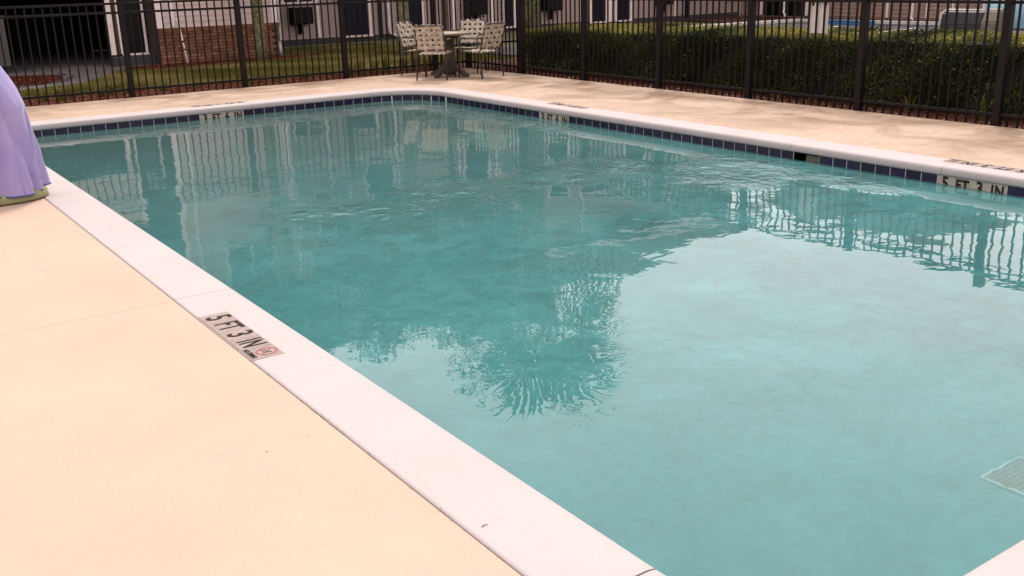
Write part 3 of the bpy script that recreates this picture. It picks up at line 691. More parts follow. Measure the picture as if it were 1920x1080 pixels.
# ================================================================ FENCES
def fence(name, p0, p1, posts, pick0, pick1, npick_gap, label):
    """p0->p1 straight; everything in local x along the run"""
    d = Vector((p1[0]-p0[0], p1[1]-p0[1], 0)); L_ = d.length; a = math.atan2(d.y, d.x)
    F = empty(name, (p0[0], p0[1], 0), a, label=label, category='fence')
    pm = MB(); pm.box(-.040, .040, -.040, .040, -.05, 1.41, .004).box(-.046, .046, -.046, .046, 1.4101, 1.432, .006)
    pme = None
    for q in posts:
        if pme is None: o = pm.build('post', M['fence'], F, (q, 0, 0)); pme = o.data
        else: o = me_obj('post', pme, None, F, (q, 0, 0))
    segs = sorted(posts); 
    rm = {}; km = None
    for a_, b2 in zip(segs, segs[1:]):
        ln = round(b2-a_-.082, 3)
        for z in (.085, 1.215, 1.345):
            if (ln) not in rm:
                o = MB().box(0, ln, -.016, .016, 0, .034, .002).build('rail', M['fence'], F, (a_+.041, 0, z)); rm[ln] = o.data
            else: me_obj('rail', rm[ln], None, F, (a_+.041, 0, z))
        n_ = max(1, round((b2-a_)/npick_gap))
        for k in range(1, n_):
            x = a_+(b2-a_)*k/n_
            if km is None: o = MB().box(-.0095, .0095, -.0095, .0095, -.03, 1.35).build('picket', M['fence'], F, (x, .0, 0)); km = o.data
            else: o = me_obj('picket', km, None, F, (x, 0, 0))
            o.rotation_euler = (random.gauss(0, .0012), random.gauss(0, .0016), 0)
    return F
FYA, FXB = 15.98, 10.13
fence('fence', (.46, FYA), (FXB, FYA), [0, 1.8, 3.6, 5.38, 7.18, 8.97, FXB-.46-.05+.05], 0, 0, .118, 'dark bronze picket fence along the far left side, in front of lawn and brick bay')
pb = [1.74+k*1.72 for k in range(0, 9)]
fence('fence', (FXB, FYA), (FXB, 1.0), [1.70+1.71*k for k in range(0, 9)], 0, 0, .1155, 'dark bronze picket fence along the right side, in front of the clipped hedge')
bpy.data.objects['fence.001']['label'] = 'dark bronze picket fence along the right side, in front of the clipped hedge'
# first bay of the right fence shares the corner post
F2 = bpy.data.objects['fence.001']
km = [o for o in F2.children if o.name.startswith('picket')][0].data; 
for z in (.085, 1.215, 1.345): MB().box(.041, 1.659, -.016, .016, 0, .034, .002).build('rail', M['fence'], F2, (0, 0, z))
for k in range(1, 15): me_obj('picket', km, None, F2, (1.70*k/15, 0, 0))
# white panel wired to the outside of the fence
sgn = empty('sign_panel', (FXB+.035, 8.115, 1.03), label='plain white sign panel fixed behind the pickets of the right fence', category='sign')
MB().box(-.004, .004, -.135, .135, -.18, .20, .003).build('panel', M['paint'], sgn)
MB().box(-.012, .0, -.10, -.08, .14, .19).box(-.012, .0, .08, .10, .14, .19).build('cable_tie', M['black'], sgn)

# ================================================================ TABLE AND CHAIRS
T = empty('pedestal_table', (9.0, 14.79, .004), math.radians(20), label='tan topped pedestal table on brown four footed base between the strap chairs', category='table')
b_ = MB(); n_ = 12
prof = [(.0, .672), (.36, .676), (.395, .69), (.40, .705), (.395, .718), (.0, .722)]
MB().lathe([(max(r_, .001), z) for r_, z in prof], 28).build('table_top', M['tabletop'], T)
MB().lathe([(.10, .02), (.085, .12), (.075, .3), (.075, .5), (.10, .60), (.17, .655), (.19, .671)], 12).build('pedestal', M['tablebase'], T)
ft = None
for k in range(4):
    if ft is None:
        poly = [(.04, .28), (.10, .24), (.17, .15), (.27, .085), (.38, .055), (.40, .03), (.39, .0), (.30, .0), (.27, .035), (.16, .07), (.06, .09)]
        b_ = MB(); b_.prism(poly, 'y', -.036, .036); es = list(b_.bm.edges); bmesh.ops.bevel(b_.bm, geom=es, offset=.006, segments=1, affect='EDGES')
        o = b_.build('foot', M['tablebase'], T); ft = o.data
    else: o = me_obj('foot', ft, None, T)
    o.rotation_euler = (0, 0, k*PI/2)
fn = None
for k in range(4):
    if fn is None: o = MB().prism([(.07, .40), (.09, .60), (.24, .655), (.24, .668), (.07, .668)], 'y', -.02, .02).build('bracket', M['tablebase'], T); fn = o.data
    else: o = me_obj('bracket', fn, None, T)
    o.rotation_euler = (0, 0, k*PI/2)

def strap_mesh(P0, P1, nvec, width, wave, nw, ph, thick=.003, wrap=True):
    """woven band from P0 to P1; offset along nvec by a wave with nw crossings"""
    P0, P1, nvec = Vector(P0), Vector(P1), Vector(nvec).normalized(); d = (P1-P0); side = d.normalized().cross(nvec).normalized()*width/2
    bm = bmesh.new(); rows = []; n_ = nw*3
    for i in range(n_+1):
        f = i/n_; o_ = nvec*(wave*math.sin((f*nw+ph)*PI)) if 0 < i < n_ else Vector((0, 0, 0))
        c_ = P0+d*f+o_; rows.append([bm.verts.new(c_-side+nvec*thick), bm.verts.new(c_+side+nvec*thick), bm.verts.new(c_+side-nvec*thick), bm.verts.new(c_-side-nvec*thick)])
    for a_, c_ in zip(rows, rows[1:]):
        for k in range(4): bm.faces.new((a_[k], a_[(k+1) % 4], c_[(k+1) % 4], c_[k]))
    bm.faces.new(rows[0]); bm.faces.new(rows[-1][::-1]); bmesh.ops.recalc_face_normals(bm, faces=bm.faces)
    me = bpy.data.meshes.new('strap'); bm.to_mesh(me); bm.free(); return me
# chair faces +Y locally; back at -Y
def make_chair(label):
    c_ = empty('patio_chair', label=label, category='chair', group='strap chairs round the pedestal table')
    W2 = .235; zs_ = .43
    # seat plane points
    sf, sb = .22, -.20
    # side frames: front leg -> arm -> back leg
    for s_ in (-1, 1):
        MB().tube([(s_*(W2+.025), sf+.03, 0), (s_*(W2+.02), sf+.0, .42), (s_*(W2+.02), sf-.01, .60), (s_*(W2+.02), sf-.05, .635), (s_*(W2+.02), sb-.02, .64)], .0125, 8).build('front_leg', M['frame'], c_)
        MB().tube([(s_*(W2+.02), sb-.08, 0), (s_*(W2+.01), sb-.02, .40), (s_*W2, sb-.05, .52), (s_*W2, sb-.15, .84), (s_*(W2-.03), sb-.165, .865)], .0125, 8).build('rear_leg', M['frame'], c_)
    MB().tube([(-W2, sb-.0, zs_-.02), (-W2, sf, zs_), (W2, sf, zs_), (W2, sb, zs_-.02), (-W2, sb, zs_-.02)], .011, 6, False).build('seat_frame', M['frame'], c_)
    MB().tube([(-W2+.02, sb-.168, .868), (W2-.02, sb-.168, .868)], .012, 6).build('back_rail', M['frame'], c_)
    MB().tube([(-W2, sb-.03, .475), (W2, sb-.03, .475)], .011, 6).build('back_rail', M['frame'], c_)
    # back: plane from (y=sb-.03,z=.475) to (y=sb-.168,z=.868)
    lo, hi = Vector((0, sb-.03, .462)), Vector((0, sb-.170, .885)); nv = Vector((0, -(hi.z-lo.z), (hi.y-lo.y))).normalized(); nv = Vector((0, hi.z-lo.z, -(hi.y-lo.y))).normalized()
    nvs = 5; nh = 5
    for k in range(nvs):
        x = (-W2+.045)+(2*W2-.09)*k/(nvs-1)
        me = strap_mesh((x, lo.y, lo.z), (x, hi.y, hi.z), nv, .047, .010, nh+1, k % 2); me.materials.append(M['strap']); me_obj('strap', me, None, c_)
    for k in range(nh):
        f = (k+.75)/(nh+.4); q = lo.lerp(hi, f)
        me = strap_mesh((-W2-.012, q.y, q.z), (W2+.012, q.y, q.z), nv, .047, .010, nvs+1, (k+1) % 2); me.materials.append(M['strap']); me_obj('strap', me, None, c_)
    for k in range(6):
        x = (-W2+.04)+(2*W2-.08)*k/5
        me = strap_mesh((x, sb-.014, zs_-.02), (x, sf+.014, zs_), (0, 0, 1), .044, .009, 6, k % 2); me.materials.append(M['strap']); me_obj('strap', me, None, c_)
    for k in range(5):
        yy = sb+.04+(sf-sb-.08)*k/4; zz = zs_-.02+.02*(yy-sb)/(sf-sb)
        me = strap_mesh((-W2-.014, yy, zz), (W2+.014, yy, zz), (0, 0, 1), .044, .009, 7, (k+1) % 2); me.materials.append(M['strap']); me_obj('strap', me, None, c_)
    return c_
def copy_thing(o, label):
    c_ = o.copy(); C.objects.link(c_); c_['label'] = label
    for ch in o.children:
        d = ch.copy(); C.objects.link(d); d.parent = c_
    return c_
def place(o, x, y_, face):
    o.location = (x, y_, .002); o.rotation_euler = (0, 0, math.atan2(face[1], face[0])-PI/2)
ch = make_chair('cream strap chair nearest the pool, its woven back towards the water')
place(ch, 8.60, 14.56, (.70, .66))
c2 = copy_thing(ch, 'cream strap chair at the left by the lawn fence, behind the nearest chair'); place(c2, 8.80, 15.34, (.42, -.9))
c3 = copy_thing(ch, 'cream strap chair behind the right half of the table, facing the pool'); place(c3, 9.55, 15.08, (-.78, -.62))
c4 = copy_thing(ch, 'cream strap chair at the far right of the table, turned sideways'); place(c4, 9.27, 14.24, (-.22, .97))

# ================================================================ POOL LIFT AND ITS COVER
PL = empty('pool_lift', (1.10, 8.86, 0), label='olive plastic pool lift base showing below the lavender cover', category='pool lift')
MB().lathe([(.37, .0085), (.375, .02), (.37, .07), (.345, .085), (.1, .09)], 40, sq=.62).build('base', M['liftbase'], PL)
MB().tube([(-.05, 0, .0905), (-.08, 0, .7), (-.12, 0, 1.25)], .05, 10).build('mast', M['steel'], PL)
CV = empty('fabric_cover', (1.10, 8.86, 0), label='lavender fabric cover with blue hem draped over the pool lift', category='cover')
def cover_ring(z, n_=120):
    zz = [.095, .25, .43, .62, .77, .88, 1.06, 1.22, 1.36, 1.44]; rx = [.362, .358, .352, .342, .333, .29, .20, .13, .08, .02]
    cx = -.006-.0*z; r_ = np.interp(z, zz, rx); cxx = np.interp(z, [0, .88, 1.06, 1.44], [-.0, -.01, -.02, -.12])
    out_ = []
    for k in range(n_):
        a = 2*PI*k/n_; dn = max(0, 1-z/1.2)
        f = 1+.045*dn*abs(math.sin(3.5*a+.9+1.2*z))**.7*math.copysign(1, math.sin(3.5*a+.9+1.2*z))+.035*math.sin(9*a+5*z)*dn+.02*math.sin(17*a-8*z)*dn
        for a0_, w0_, d0_, sl_ in ((-1.35, .16, .10, .5), (-.95, .2, .13, -.75), (-.5, .15, .09, .55), (-.1, .2, .08, .4), (-1.9, .25, .1, .3), (2.4, .3, .12, .4), (1.2, .3, .12, -.4)):
            da = (a-(a0_+sl_*(z-.5))+PI) % (2*PI)-PI; f -= 1.35*d0_*max(0, 1-abs(da)/w0_)*min(1, dn*1.6)
        f += .08*noise.noise(Vector((math.cos(a)*2.2, math.sin(a)*2.2, z*2.0)))+.035*noise.noise(Vector((math.cos(a)*6, math.sin(a)*6, z*4)))
        out_.append((cxx+r_*f*math.cos(a), r_*f*.72*math.sin(a), z+.018*math.sin(2*a+1)*dn - .02*dn*math.cos(a+.4)))
    return out_
zl = [.095+1.345*(i/44) for i in range(45)]
bm = bmesh.new(); rs = [[bm.verts.new(q) for q in cover_ring(z)] for z in zl]
for a_, b2 in zip(rs, rs[1:]):
    for k in range(120): bm.faces.new((a_[k], a_[(k+1) % 120], b2[(k+1) % 120], b2[k])).smooth = True
bm.faces.new(rs[-1]); me = bpy.data.meshes.new('cloth'); bm.to_mesh(me); bm.free(); me_obj('cloth', me, M['cover'], CV)
hp = [Vector((q[0]*1.004, q[1]*1.004, q[2]-.004)) for q in cover_ring(.095)]
MB().tube(hp+[hp[0]], .0065, 6, False).build('hem', M['hem'], CV)
# seam running up the cloth
MB().tube([Vector(cover_ring(z)[int(120*.83)])*1.0 for z in zl[::3]], .004, 5).build('seam', M['cover'], CV)

# ---- pale post just outside the picture, mirrored at the right edge of the water
HR = empty('post', (8.55, 4.02, 0), label='pale grey square post on the right deck, just past the right edge', category='post')

# ---- main drain
DR = empty('main_drain', (5.69, 2.70, -1.40), math.radians(0), label='square drain grate with pale rim on the pool floor, right edge', category='drain')

# ================================================================ WHEEL STOP, COVERED BOAT, BENCH
ws = empty('wheel_stop', (25.0, 19.0, -.05), math.radians(88), label='blue painted wheel stop in front of the far wing', category='wheel stop')
MB().prism([(-.10, 0), (.10, 0), (.07, .13), (-.07, .13)], 'x', -.95, .95).build('block', M['bluep'], ws)
MB().lathe([(.02, .131), (.02, .137)], 8, (-.6, 0)).lathe([(.02, .131), (.02, .137)], 8, (.6, 0)).build('anchor_bolt', M['steel'], ws)

# ---------------------------------------------------------------- hedge
def hedge():
    H = empty('hedge', (11.2, 7, 0), label='long clipped dark green hedge with lit yellow green top behind the right fence', category='hedge')
    x0, x1, ya, yb = 10.62, 11.75, -3.0, 14.9
    def top(y_): return np.interp(y_, [-3, 6, 9, 13, 15], [.80, .80, .78, .72, .66])
    n1 = 62000; fy = rng.uniform(ya, yb, n1); fz = rng.uniform(.03, 1.0, n1)*top(fy)
    fx = x0+.05*np.sin(fy*3.1+fz*5)+.04*np.sin(fy*9+fz*11)+np.abs(rng.normal(0, .06, n1))
    P1 = np.stack([fx, fy, fz], 1); N1 = np.tile([-1, 0, .25], (n1, 1))
    n2 = 52000; ty = rng.uniform(ya, yb, n2); tx = rng.uniform(x0+.0, x1, n2)
    tz = top(ty)+.02*np.sin(ty*5+tx*3)+.02*np.sin(ty*13)+rng.normal(0, .022, n2)
    P2 = np.stack([tx, ty, tz], 1); N2 = np.tile([0, 0, 1.], (n2, 1))
    n3 = 16000; P3 = np.stack([x1-np.abs(rng.normal(0, .05, n3)), rng.uniform(ya, yb, n3), rng.uniform(.03, .72, n3)], 1); N3 = np.tile([1., 0, .2], (n3, 1))
    n4 = 3000; P4 = np.stack([rng.uniform(x0, x1, n4), yb-np.abs(rng.normal(0, .05, n4)), rng.uniform(.03, .66, n4)], 1); N4 = np.tile([0, 1., .2], (n4, 1))
    P = np.concatenate([P1, P2, P3, P4]); Nn = np.concatenate([N1, N2, N3, N4])
    # light on the clipped top put into the tone; leaves below dark, some brown
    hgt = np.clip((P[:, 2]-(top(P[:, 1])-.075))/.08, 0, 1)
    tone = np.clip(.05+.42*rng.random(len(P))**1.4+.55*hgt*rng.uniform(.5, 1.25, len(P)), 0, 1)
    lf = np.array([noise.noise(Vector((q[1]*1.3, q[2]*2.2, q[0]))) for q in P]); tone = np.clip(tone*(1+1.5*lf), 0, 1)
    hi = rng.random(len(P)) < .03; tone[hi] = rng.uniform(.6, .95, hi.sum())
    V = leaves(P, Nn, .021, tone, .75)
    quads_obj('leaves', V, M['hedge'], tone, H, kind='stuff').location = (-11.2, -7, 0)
    b_ = MB(); k = ya
    while k < yb-.2:
        h_ = float(top(k))
        b_.tube([(11.2, k, -.05), (11.2+random.uniform(-.1, .1), k+.1, .3), (11.1+random.uniform(-.3, .3), k+random.uniform(-.1, .3), h_-.12)], [.02, .015, .006], 5); k += .3
    b_.build('stems', M['barkd'], H, (-11.2, -7, 0), kind='stuff')
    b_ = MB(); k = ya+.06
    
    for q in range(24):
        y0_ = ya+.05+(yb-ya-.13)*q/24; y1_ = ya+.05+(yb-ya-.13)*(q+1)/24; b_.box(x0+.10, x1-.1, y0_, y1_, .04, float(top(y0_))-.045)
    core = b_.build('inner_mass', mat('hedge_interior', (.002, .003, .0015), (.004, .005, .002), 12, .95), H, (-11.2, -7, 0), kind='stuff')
hedge()

# ---------------------------------------------------------------- grass, chips, tufts
def scatter_poly(poly, n_):
    P = np.array(poly); lo, hi = P.min(0), P.max(0); out_ = []
    while len(out_) < n_:
        q = rng.uniform(lo, hi, (n_*2, 2)); ins = np.zeros(len(q), bool); j = len(P)-1
        for i in range(len(P)):
            c_ = ((P[i, 1] > q[:, 1]) != (P[j, 1] > q[:, 1])) & (q[:, 0] < (P[j, 0]-P[i, 0])*(q[:, 1]-P[i, 1])/(P[j, 1]-P[i, 1]+1e-12)+P[i, 0]); ins ^= c_; j = i
        out_.extend(q[ins].tolist())
    return np.array(out_[:n_])
def grass(name, poly, n_, h_, z0):
    q = scatter_poly(poly, n_); a = rng.uniform(0, 2*PI, n_); hh = h_*rng.uniform(.5, 1.4, n_); wd = .006
    dx, dy = np.cos(a)*wd, np.sin(a)*wd; lx, ly = rng.normal(0, .35, n_)*hh, rng.normal(0, .35, n_)*hh
    V = np.stack([np.stack([q[:, 0]-dx, q[:, 1]-dy, np.full(n_, z0)], 1), np.stack([q[:, 0]+dx, q[:, 1]+dy, np.full(n_, z0)], 1), np.stack([q[:, 0]+lx, q[:, 1]+ly, z0+hh], 1)], 1)
    pn = np.array([noise.noise(Vector((x*.7, y_*.7, 0))) for x, y_ in q])
    tone = np.clip(.45+pn*.8+rng.normal(0, .18, n_), 0, 1)
    return quads_obj(name, V, M['blade'], tone, kind='stuff')
grass('grass', [(2.6, 17.3), (5.5, 16.8), (9.5, 16.9), (12.0, 17.3), (12.2, 17.4), (12.4, 24.3), (9.5, 24.5), (9.3, 21.3), (5.9, 21.2), (5.25, 21.4), (4.1, 19.25), (2.4, 18.6)], 100000, .035, -.045)
def chips(name, polys, n_, z0, size=.014):
    area = []; P = []
    for poly in polys: P.append(scatter_poly(poly, n_//len(polys)))
    q = np.concatenate(P); n_ = len(q); Pp = np.stack([q[:, 0], q[:, 1], z0+np.abs(rng.normal(0, .008, n_))], 1)
    tone = np.clip(rng.beta(1.6, 3.2, n_), 0, 1); hi = rng.random(n_) < .02; tone[hi] = 1
    V = leaves(Pp, np.tile([0, 0, 1.], (n_, 1)), size, tone, .45); return quads_obj(name, V, M['chips'], tone, kind='stuff')
chips('wood_chips', [[(2.0, 15.81), (9.9, 15.81), (9.9, 16.9), (2.0, 17.1)]], 26000, -.026)
chips('wood_chips', [[(10.04, 0), (10.9, 0), (10.9, 16), (10.04, 16)]], 26000, -.026)
chips('wood_chips', [[(2.4, 19.7), (3.5, 19.6), (4.1, 20.7), (4.0, 21.4), (2.4, 22.1)]], 9000, -.026, .018)
chips('wood_chips', [[(5.4, 21.1), (7.0, 20.8), (9.3, 21.1), (10.4, 22.6), (9.2, 22.15), (5.6, 22.1)]], 11000, -.032, .018)
chips('wood_chips', [[(26, 16.6), (27.4, 16.6), (27.4, 25.2), (24.8, 25.2), (26, 22.7)]], 4000, -.026, .03)
# liriope-like tufts along the left fence
def tuft(x, y_, h_, n_, lbl, mt=M['blade'], lean=.6, tn=.35):
    V = []; tone = []
    for i in range(n_):
        a = random.uniform(0, 2*PI); l_ = h_*random.uniform(.6, 1.15); ln = lean*l_*random.uniform(.2, 1); wd = .006
        px_, py_ = math.cos(a), math.sin(a); bx, by = random.gauss(0, .03), random.gauss(0, .03)
        p0 = (bx, by, 0); p1 = (bx+px_*ln*.4, by+py_*ln*.4, l_*.7); p2 = (bx+px_*ln, by+py_*ln, l_*random.uniform(.7, 1))
        V.append([(p0[0]-py_*wd, p0[1]+px_*wd, 0), (p0[0]+py_*wd, p0[1]-px_*wd, 0), (p1[0]+py_*wd, p1[1]-px_*wd, p1[2]), (p1[0]-py_*wd, p1[1]+px_*wd, p1[2])])
        V.append([(p1[0]-py_*wd, p1[1]+px_*wd, p1[2]), (p1[0]+py_*wd, p1[1]-px_*wd, p1[2]), (p2[0]+.001, p2[1], p2[2]), (p2[0]-.001, p2[1], p2[2])])
        tone += [random.uniform(0, tn*2)]*2
    o = quads_obj('grass_tuft', np.array(V), mt, np.array(tone), label=lbl, category='plant', group='green tufts growing in the mulch along the left fence'); o.location = (x, y_, -.035); return o
ordn = 'first second third fourth fifth sixth seventh eighth ninth tenth eleventh twelfth thirteenth fourteenth fifteenth sixteenth seventeenth eighteenth'.split()
for ti, (x, y_, h_) in enumerate(((2.95, 16.7, .2), (3.15, 16.55, .24), (3.35, 16.75, .2), (3.75, 16.6, .22), (3.95, 16.75, .24), (4.15, 16.6, .18), (4.75, 16.7, .15), (5.3, 16.8, .14), (6.2, 16.7, .14), (6.6, 16.6, .12), (7.2, 16.75, .14),
                    (7.95, 16.45, .3), (8.2, 16.55, .34), (8.45, 16.45, .3), (8.75, 16.6, .36), (9.05, 16.5, .34), (9.35, 16.6, .38), (9.65, 16.5, .34))):
    tuft(x, y_, h_, 46, ('short' if h_ < .19 else 'leafy' if h_ < .27 else 'tall')+' green tuft, '+ordn[ti]+' from the left in the mulch behind the left fence')
for (x, y_, h_, lb) in ((10.55, 7.05, .26, 'bright green weed sprouting at the foot of the hedge'), (10.42, 8.9, .12, 'small yellow green weed low in the hedge'), (10.5, 6.15, .3, 'pale straggly weed at the foot of the hedge beside the right post')):
    o = tuft(x, y_, h_, 16, lb, lean=1.0, tn=.5); o['group'] = 'weeds at the foot of the hedge'

# ---------------------------------------------------------------- trees
def trunk_mb(pts, rads, n=10):
    return MB().tube(pts, rads, n)
def broad_tree(x, y_, h_, crown, name='oak_tree', label='', nl=16000, seed=1, r0=.13, bark='bark', lean=(0, 0)):
    rs_ = random.Random(seed); T_ = empty(name, (x, y_, -.06), label=label, category='tree')
    hb = h_*.45; pts = [(0, 0, 0), (.02, 0, .4), (lean[0]*.5+.03, lean[1]*.5, hb*.6), (lean[0], lean[1], hb)]
    T2 = MB().tube(pts, [r0*1.25, r0, r0*.9, r0*.8], 12); limbs = []
    for k in range(8):
        a = 2*PI*k/8+rs_.uniform(-.3, .3); l_ = crown*rs_.uniform(.5, .9); z1 = h_*rs_.uniform(.62, .95)
        e_ = (lean[0]+math.cos(a)*l_, lean[1]+math.sin(a)*l_, z1); s_ = (lean[0], lean[1], hb*rs_.uniform(.8, 1))
        mid = ((s_[0]+e_[0])/2+rs_.uniform(-.2, .2), (s_[1]+e_[1])/2, s_[2]+(e_[2]-s_[2])*.6); limbs.append((s_, mid, e_)); T2.tube([s_, mid, e_], [r0*.5, r0*.3, .02], 6)
    T2.build('trunk', M[bark], T_)
    cl = []
    for s_, mid, e_ in limbs:
        for q in range(7):
            f = rs_.uniform(.45, 1.1); b0 = Vector(mid).lerp(Vector(e_), f); cl.append((b0+Vector((rs_.gauss(0, crown*.16), rs_.gauss(0, crown*.16), rs_.gauss(0, h_*.06))), rs_.uniform(.35, .75)))
    for q in range(12): cl.append((Vector((lean[0]+rs_.gauss(0, crown*.35), lean[1]+rs_.gauss(0, crown*.35), h_*rs_.uniform(.7, 1.0))), rs_.uniform(.35, .7)))
    per = nl//len(cl); Ps = []; Ns = []; To = []
    for c_, r_ in cl:
        d = rng.normal(size=(per, 3)); d /= np.linalg.norm(d, axis=1)[:, None]; rr = r_*rng.uniform(.55, 1.05, per)[:, None]
        Ps.append(np.array(c_)+d*rr*np.array([1, 1, .75])); Ns.append(d); To.append(np.full(per, rs_.uniform(.15, .65))+rng.normal(0, .12, per))
    P = np.concatenate(Ps); Nn = np.concatenate(Ns); tone = np.clip(np.concatenate(To), 0, 1)
    quads_obj('crown', leaves(P, Nn, .06, tone, .8), M['leaf'], tone, T_)
    return T_
broad_tree(8.25, 21.4, 7.0, 2.1, label='slender tree with mottled bark standing in front of the brick bay', seed=3, r0=.115, nl=15000)
broad_tree(10.95, 19.9, 6.7, 2.3, label='tree with mossy trunk on the lawn just left of the patio chairs', seed=5, r0=.14, nl=18000)
broad_tree(13.6, 22.5, 7.6, 1.5, label='dark barked tree seen between the navy door and the table', seed=8, r0=.09, bark='barkd', nl=18000)
broad_tree(1.5, 33.5, 11.5, 3.2, label='tall tree rising behind the left end of the motel', seed=13, r0=.2, nl=15000)
# ---- cabbage palm
def frond_mesh(name, L_=1.15, nb=22, droop=.35):
    bm = bmesh.new(); st_ = .75                           # stalk
    for k in range(4):
        x0, x1 = st_*k/4, st_*(k+1)/4; q = [bm.verts.new((x0, -.012, .0-.05*(x0**2))), bm.verts.new((x1, -.012, -.05*(x1**2))), bm.verts.new((x1, .012, -.05*(x1**2))), bm.verts.new((x0, .012, -.05*(x0**2)))]; bm.faces.new(q)
    for k in range(nb):
        a = -1.9+3.8*k/(nb-1); l_ = L_*(1-.22*abs(a)/1.9); dx, dy = math.cos(a), math.sin(a)
        b0 = Vector((st_, 0, -.03)); w_ = .028; sd_ = Vector((-dy, dx, 0))
        z1 = -.10*(abs(a)/1.9)+.03*(k % 2)
        m1 = b0+Vector((dx, dy, 0))*l_*.55+Vector((0, 0, z1)); e_ = b0+Vector((dx, dy, 0))*l_*.92+Vector((0, 0, z1-droop*l_*(.6+.4*random.random())))
        v = [bm.verts.new(b0-sd_*.006), bm.verts.new(b0+sd_*.006), bm.verts.new(m1+sd_*w_), bm.verts.new(m1-sd_*w_)]; bm.faces.new(v)
        bm.faces.new([v[3], v[2], bm.verts.new(e_+sd_*.004), bm.verts.new(e_-sd_*.004)])
    me = bpy.data.meshes.new(name); bm.to_mesh(me); bm.free(); return me
def palm(x, y_, h_, label, r0=.15, seed=2, nf=46):
    rs_ = random.Random(seed); T_ = empty('palm_tree', (x, y_, -.06), label=label, category='tree', group='cabbage palms beyond the fence')
    MB().tube([(0, 0, 0), (.02, 0, h_*.3), (-.02, .02, h_*.7), (.3, 0, h_)], [r0*1.0, r0*.85, r0*1.1, r0*1.55], 12).build('trunk', M['bark'], T_)
    f1 = frond_mesh('frond'); f1.materials.append(M['palmleaf']); f2 = frond_mesh('frond', 1.0, 22, .75); f2.materials.append(M['palmleaf']); f3 = frond_mesh('frond', .95, 18, 1.0); f3.materials.append(M['palmdead'])
    for k in range(nf):
        f = k/nf; a = k*2.39996; el = math.radians(78-100*f+rs_.uniform(-8, 8)); me = f1 if f < .6 else f2 if f < .93 else f3
        o = me_obj('frond', me, None, T_, (math.cos(a)*.08+.3, math.sin(a)*.08, h_-.15*f+.1)); o.rotation_euler = (rs_.uniform(-.5, .5), -el, a); s_ = rs_.uniform(1.1, 1.55); o.scale = (s_, s_, s_)
    return T_
palm(13.45, 18.6, 6.35, 'tall cabbage palm beyond the corner, mirrored darkly in the middle of the pool', seed=11, nf=27, r0=.25)

# ---- thin leaning pole, pvc stub
q = empty('pole', (6.78, 21.9, -.05), label='thin white pole leaning in front of the brick bay', category='pole')
MB().tube([(0.02, 0, 0), (-.02, .05, .5), (-.06, .12, .92), (-.09, .13, .96)], .019, 8).build('rod', M['trim'], q)
MB().tube([(-.002, .025, .30), (-.004, .028, .33)], .023, 8).build('clamp', M['black'], q)
MB().tube([(-.012, .043, .46), (-.014, .045, .50)], .023, 8).build('clamp', M['black'], q)
q = empty('pipe_stub', (9.35, 23.0, -.04), label='short white capped pipe standing on the lawn edge by the brick bay', category='pipe')
MB().tube([(0, 0, 0), (-.01, 0, .25)], .045, 12).build('pipe', M['trim'], q); MB().tube([(-.01, 0, .251), (-.01, 0, .285)], .05, 12).build('cap', M['trim'], q)

# ---- the group of things beyond the hedge at the right
q = empty('bench_seat', (21.6, 13.0, -.05), math.radians(92), label='low charcoal bench seat with pale piping and tan side panel on the parking area', category='bench')
bd = MB(); bd.prism([(-.30, .16), (.34, .16), (.34, .32), (.26, .58), (.14, .62), (.02, .60), (-.10, .40), (-.30, .32)], 'x', -.35, .62)
bmesh.ops.bevel(bd.bm, geom=list(bd.bm.edges), offset=.03, segments=2, affect='EDGES'); bd.build('cushion', M['char'], q)
MB().tube([(.62, .36, .22), (.61, .34, .56), (.56, .22, .645), (-.33, .22, .645)], .018, 6).build('piping', M['paint'], q)
sp = MB(); sp.prism([(-.36, .10), (.42, .10), (.38, .40), (.24, .64), (.08, .69), (-.10, .58), (-.30, .28)], 'x', -.72, -.35); bmesh.ops.bevel(sp.bm, geom=list(sp.bm.edges), offset=.03, segments=2, affect='EDGES'); sp.build('side_panel', M['tan'], q)
MB().box(-.70, .60, -.28, .36, .06, .158, .02).build('base', M['found'], q)
for sx_ in (-.62, .45): MB().box(sx_, sx_+.08, -.2, .3, 0, .06).build('foot', M['black'], q)
q = empty('covered_boat', (23.2, 11.6, -.05), math.radians(90), label='boat on a trailer under a pale blue tarp behind the hedge at right', category='boat')
bm = bmesh.new(); rs = []
for i in range(25):
    u = -1.9+3.8*i/24; ring = []
    wv = .85*(1-abs(u/2.3)**3); hh = 1.15+.55*math.exp(-((u+.2)/.9)**2)
    for k in range(17):
        a = PI*k/16; rr = 1+.05*math.sin(u*9+k*1.3)+.03*math.sin(k*3.1+u*17)
        ring.append(bm.verts.new((u, wv*math.cos(a)*rr*(1.0 if 2 < k < 14 else 1.06), .22+(hh-.22)*max(0, math.sin(a))**.6*rr)))
    rs.append(ring)
for a_, b2 in zip(rs, rs[1:]):
    for k in range(16): bm.faces.new((a_[k], a_[k+1], b2[k+1], b2[k])).smooth = True
bm.faces.new(rs[0]); bm.faces.new(rs[-1][::-1]); me = bpy.data.meshes.new('tarp'); bm.to_mesh(me); bm.free(); me_obj('tarp', me, M['tarp'], q)
hl = MB(); hl.prism([(-.55, .36), (.55, .36), (.3, .20), (-.3, .20)], 'x', -1.7, 1.7); hl.build('hull', M['paint'], q)
for s_ in (-1, 1):
    wbm = MB(); wbm.lathe([(.02, -.08), (.24, -.08), (.26, -.04), (.26, .04), (.24, .08), (.02, .08)], 20); 
    for v in wbm.bm.verts: v.co = Vector((v.co.x, v.co.z+s_*.72, v.co.y+.26))
    wbm.build('wheel', M['black'], q)
MB().box(-1.9, 2.4, -.05, .05, .12, .19).box(-.1, .1, -.7, .7, .2, .26).build('trailer_frame', M['steel'], q)

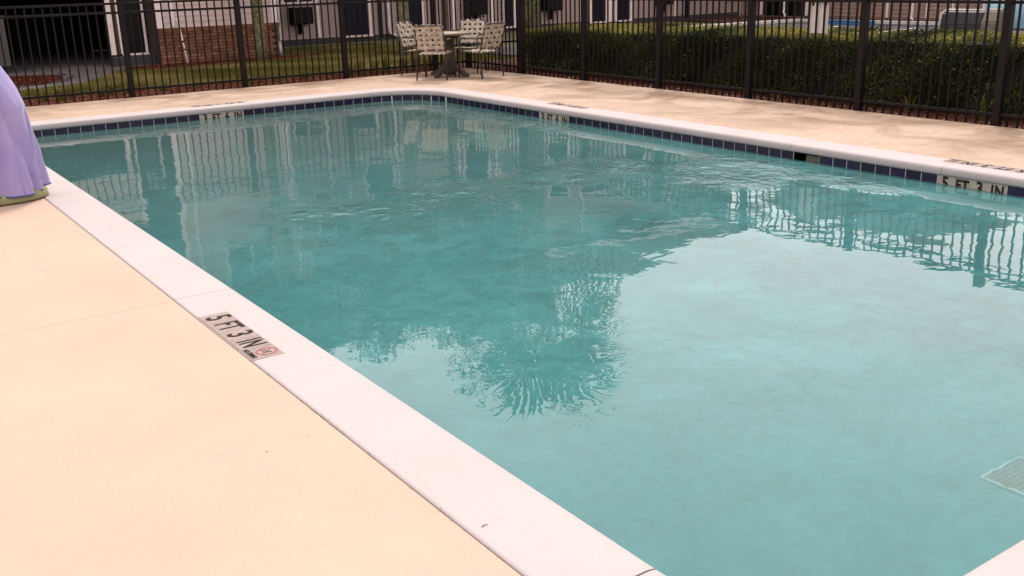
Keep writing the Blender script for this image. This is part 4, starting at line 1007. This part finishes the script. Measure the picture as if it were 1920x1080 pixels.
MB().box(-.045, .045, -.045, .045, .012, 1.42, .006).build('shaft', M['paint'], HR)
MB().box(-.09, .09, -.09, .09, 0, .011, .002).build('base_plate', M['steel'], HR)
MB().box(-.055, .055, -.055, .055, 1.4201, 1.45, .01).build('cap', M['paint'], HR)
# ---- drain
rp = []
for (xa, ya), (xb, yb_) in (((-.22, -.22), (.22, -.22)), ((.22, -.22), (.22, .22)), ((.22, .22), (-.22, .22)), ((-.22, .22), (-.22, -.22))):
    for k in range(16): rp.append((xa+(xb-xa)*k/16+random.gauss(0, .0035), ya+(yb_-ya)*k/16+random.gauss(0, .0035), .006))
rr_ = [max(.006, .012+random.gauss(0, .003)) for _ in rp]
MB().tube(rp+[rp[0]], rr_+[rr_[0]], 6, False).build('rim', M['drainrim'], DR)
b_ = MB(); b_.box(-.1995, .1995, -.1995, .1995, .0, .010); b_.build('grate', M['drain'], DR)
b_ = MB()
for k in range(11): b_.box(-.19, .19, -.18+k*.036-.006, -.18+k*.036+.006, .0105, .015)
b_.build('grate_bars', M['drain'], DR)
MB().lathe([(.045, .0155), (.04, .022)], 16).build('centre_cap', M['drainrim'], DR)

# ---- litter: leaf on the water, twigs and specks on the deck
o = quads_obj('floating_leaf', np.array([[(0, 0, 0), (.03, .012, .002), (.055, 0, .001), (.03, -.014, .002)]]), M['barkd'], label='small brown leaf floating near the right side of the pool', category='leaf'); o.location = (4.9, 5.35, W+.002)
q = MB().tube([(0, 0, .006), (.05, .015, .007), (.10, .005, .006), (.15, .03, .009)], [.003, .0035, .003, .002], 5).build('twig', M['strap2'], label='pale dry twig lying on the deck edge under the right fence', category='twig'); q.location = (9.93, 6.85, 0)
q = MB().tube([(0, 0, .008), (.012, .003, .010), (.024, .001, .008)], [.0012, .0016, .001], 5).build('twig', M['barkd'], label='tiny dark twig lying on the near white coping', category='twig'); q.location = (1.46, 2.33, 0)
V = []
for i in range(140):
    xx, yy = (rng.uniform(-2, 1.35), rng.uniform(1.5, 9)) if i < 60 else (rng.uniform(8.1, 9.9), rng.uniform(4, 15)); s_ = rng.uniform(.0015, .004); a = rng.uniform(0, PI)
    V.append([(xx+s_*math.cos(a+k*PI/2)*(2 if k % 2 else 1), yy+s_*math.sin(a+k*PI/2)*(2 if k % 2 else 1), .0008) for k in range(4)])
quads_obj('deck_debris', np.array(V), M['joint'], kind='stuff')
V = []
for i in range(90):
    xx, yy = 10.1+abs(rng.normal(.1, .15)), rng.uniform(4, 14); s_ = rng.uniform(.006, .012); z = -.02
    V.append([(xx+s_*math.cos(k*PI/2), yy+s_*math.sin(k*PI/2), z+s_*(.5 if k % 2 else 1)) for k in range(4)])
quads_obj('fallen_petals', np.array(V), M['paint'], kind='stuff')
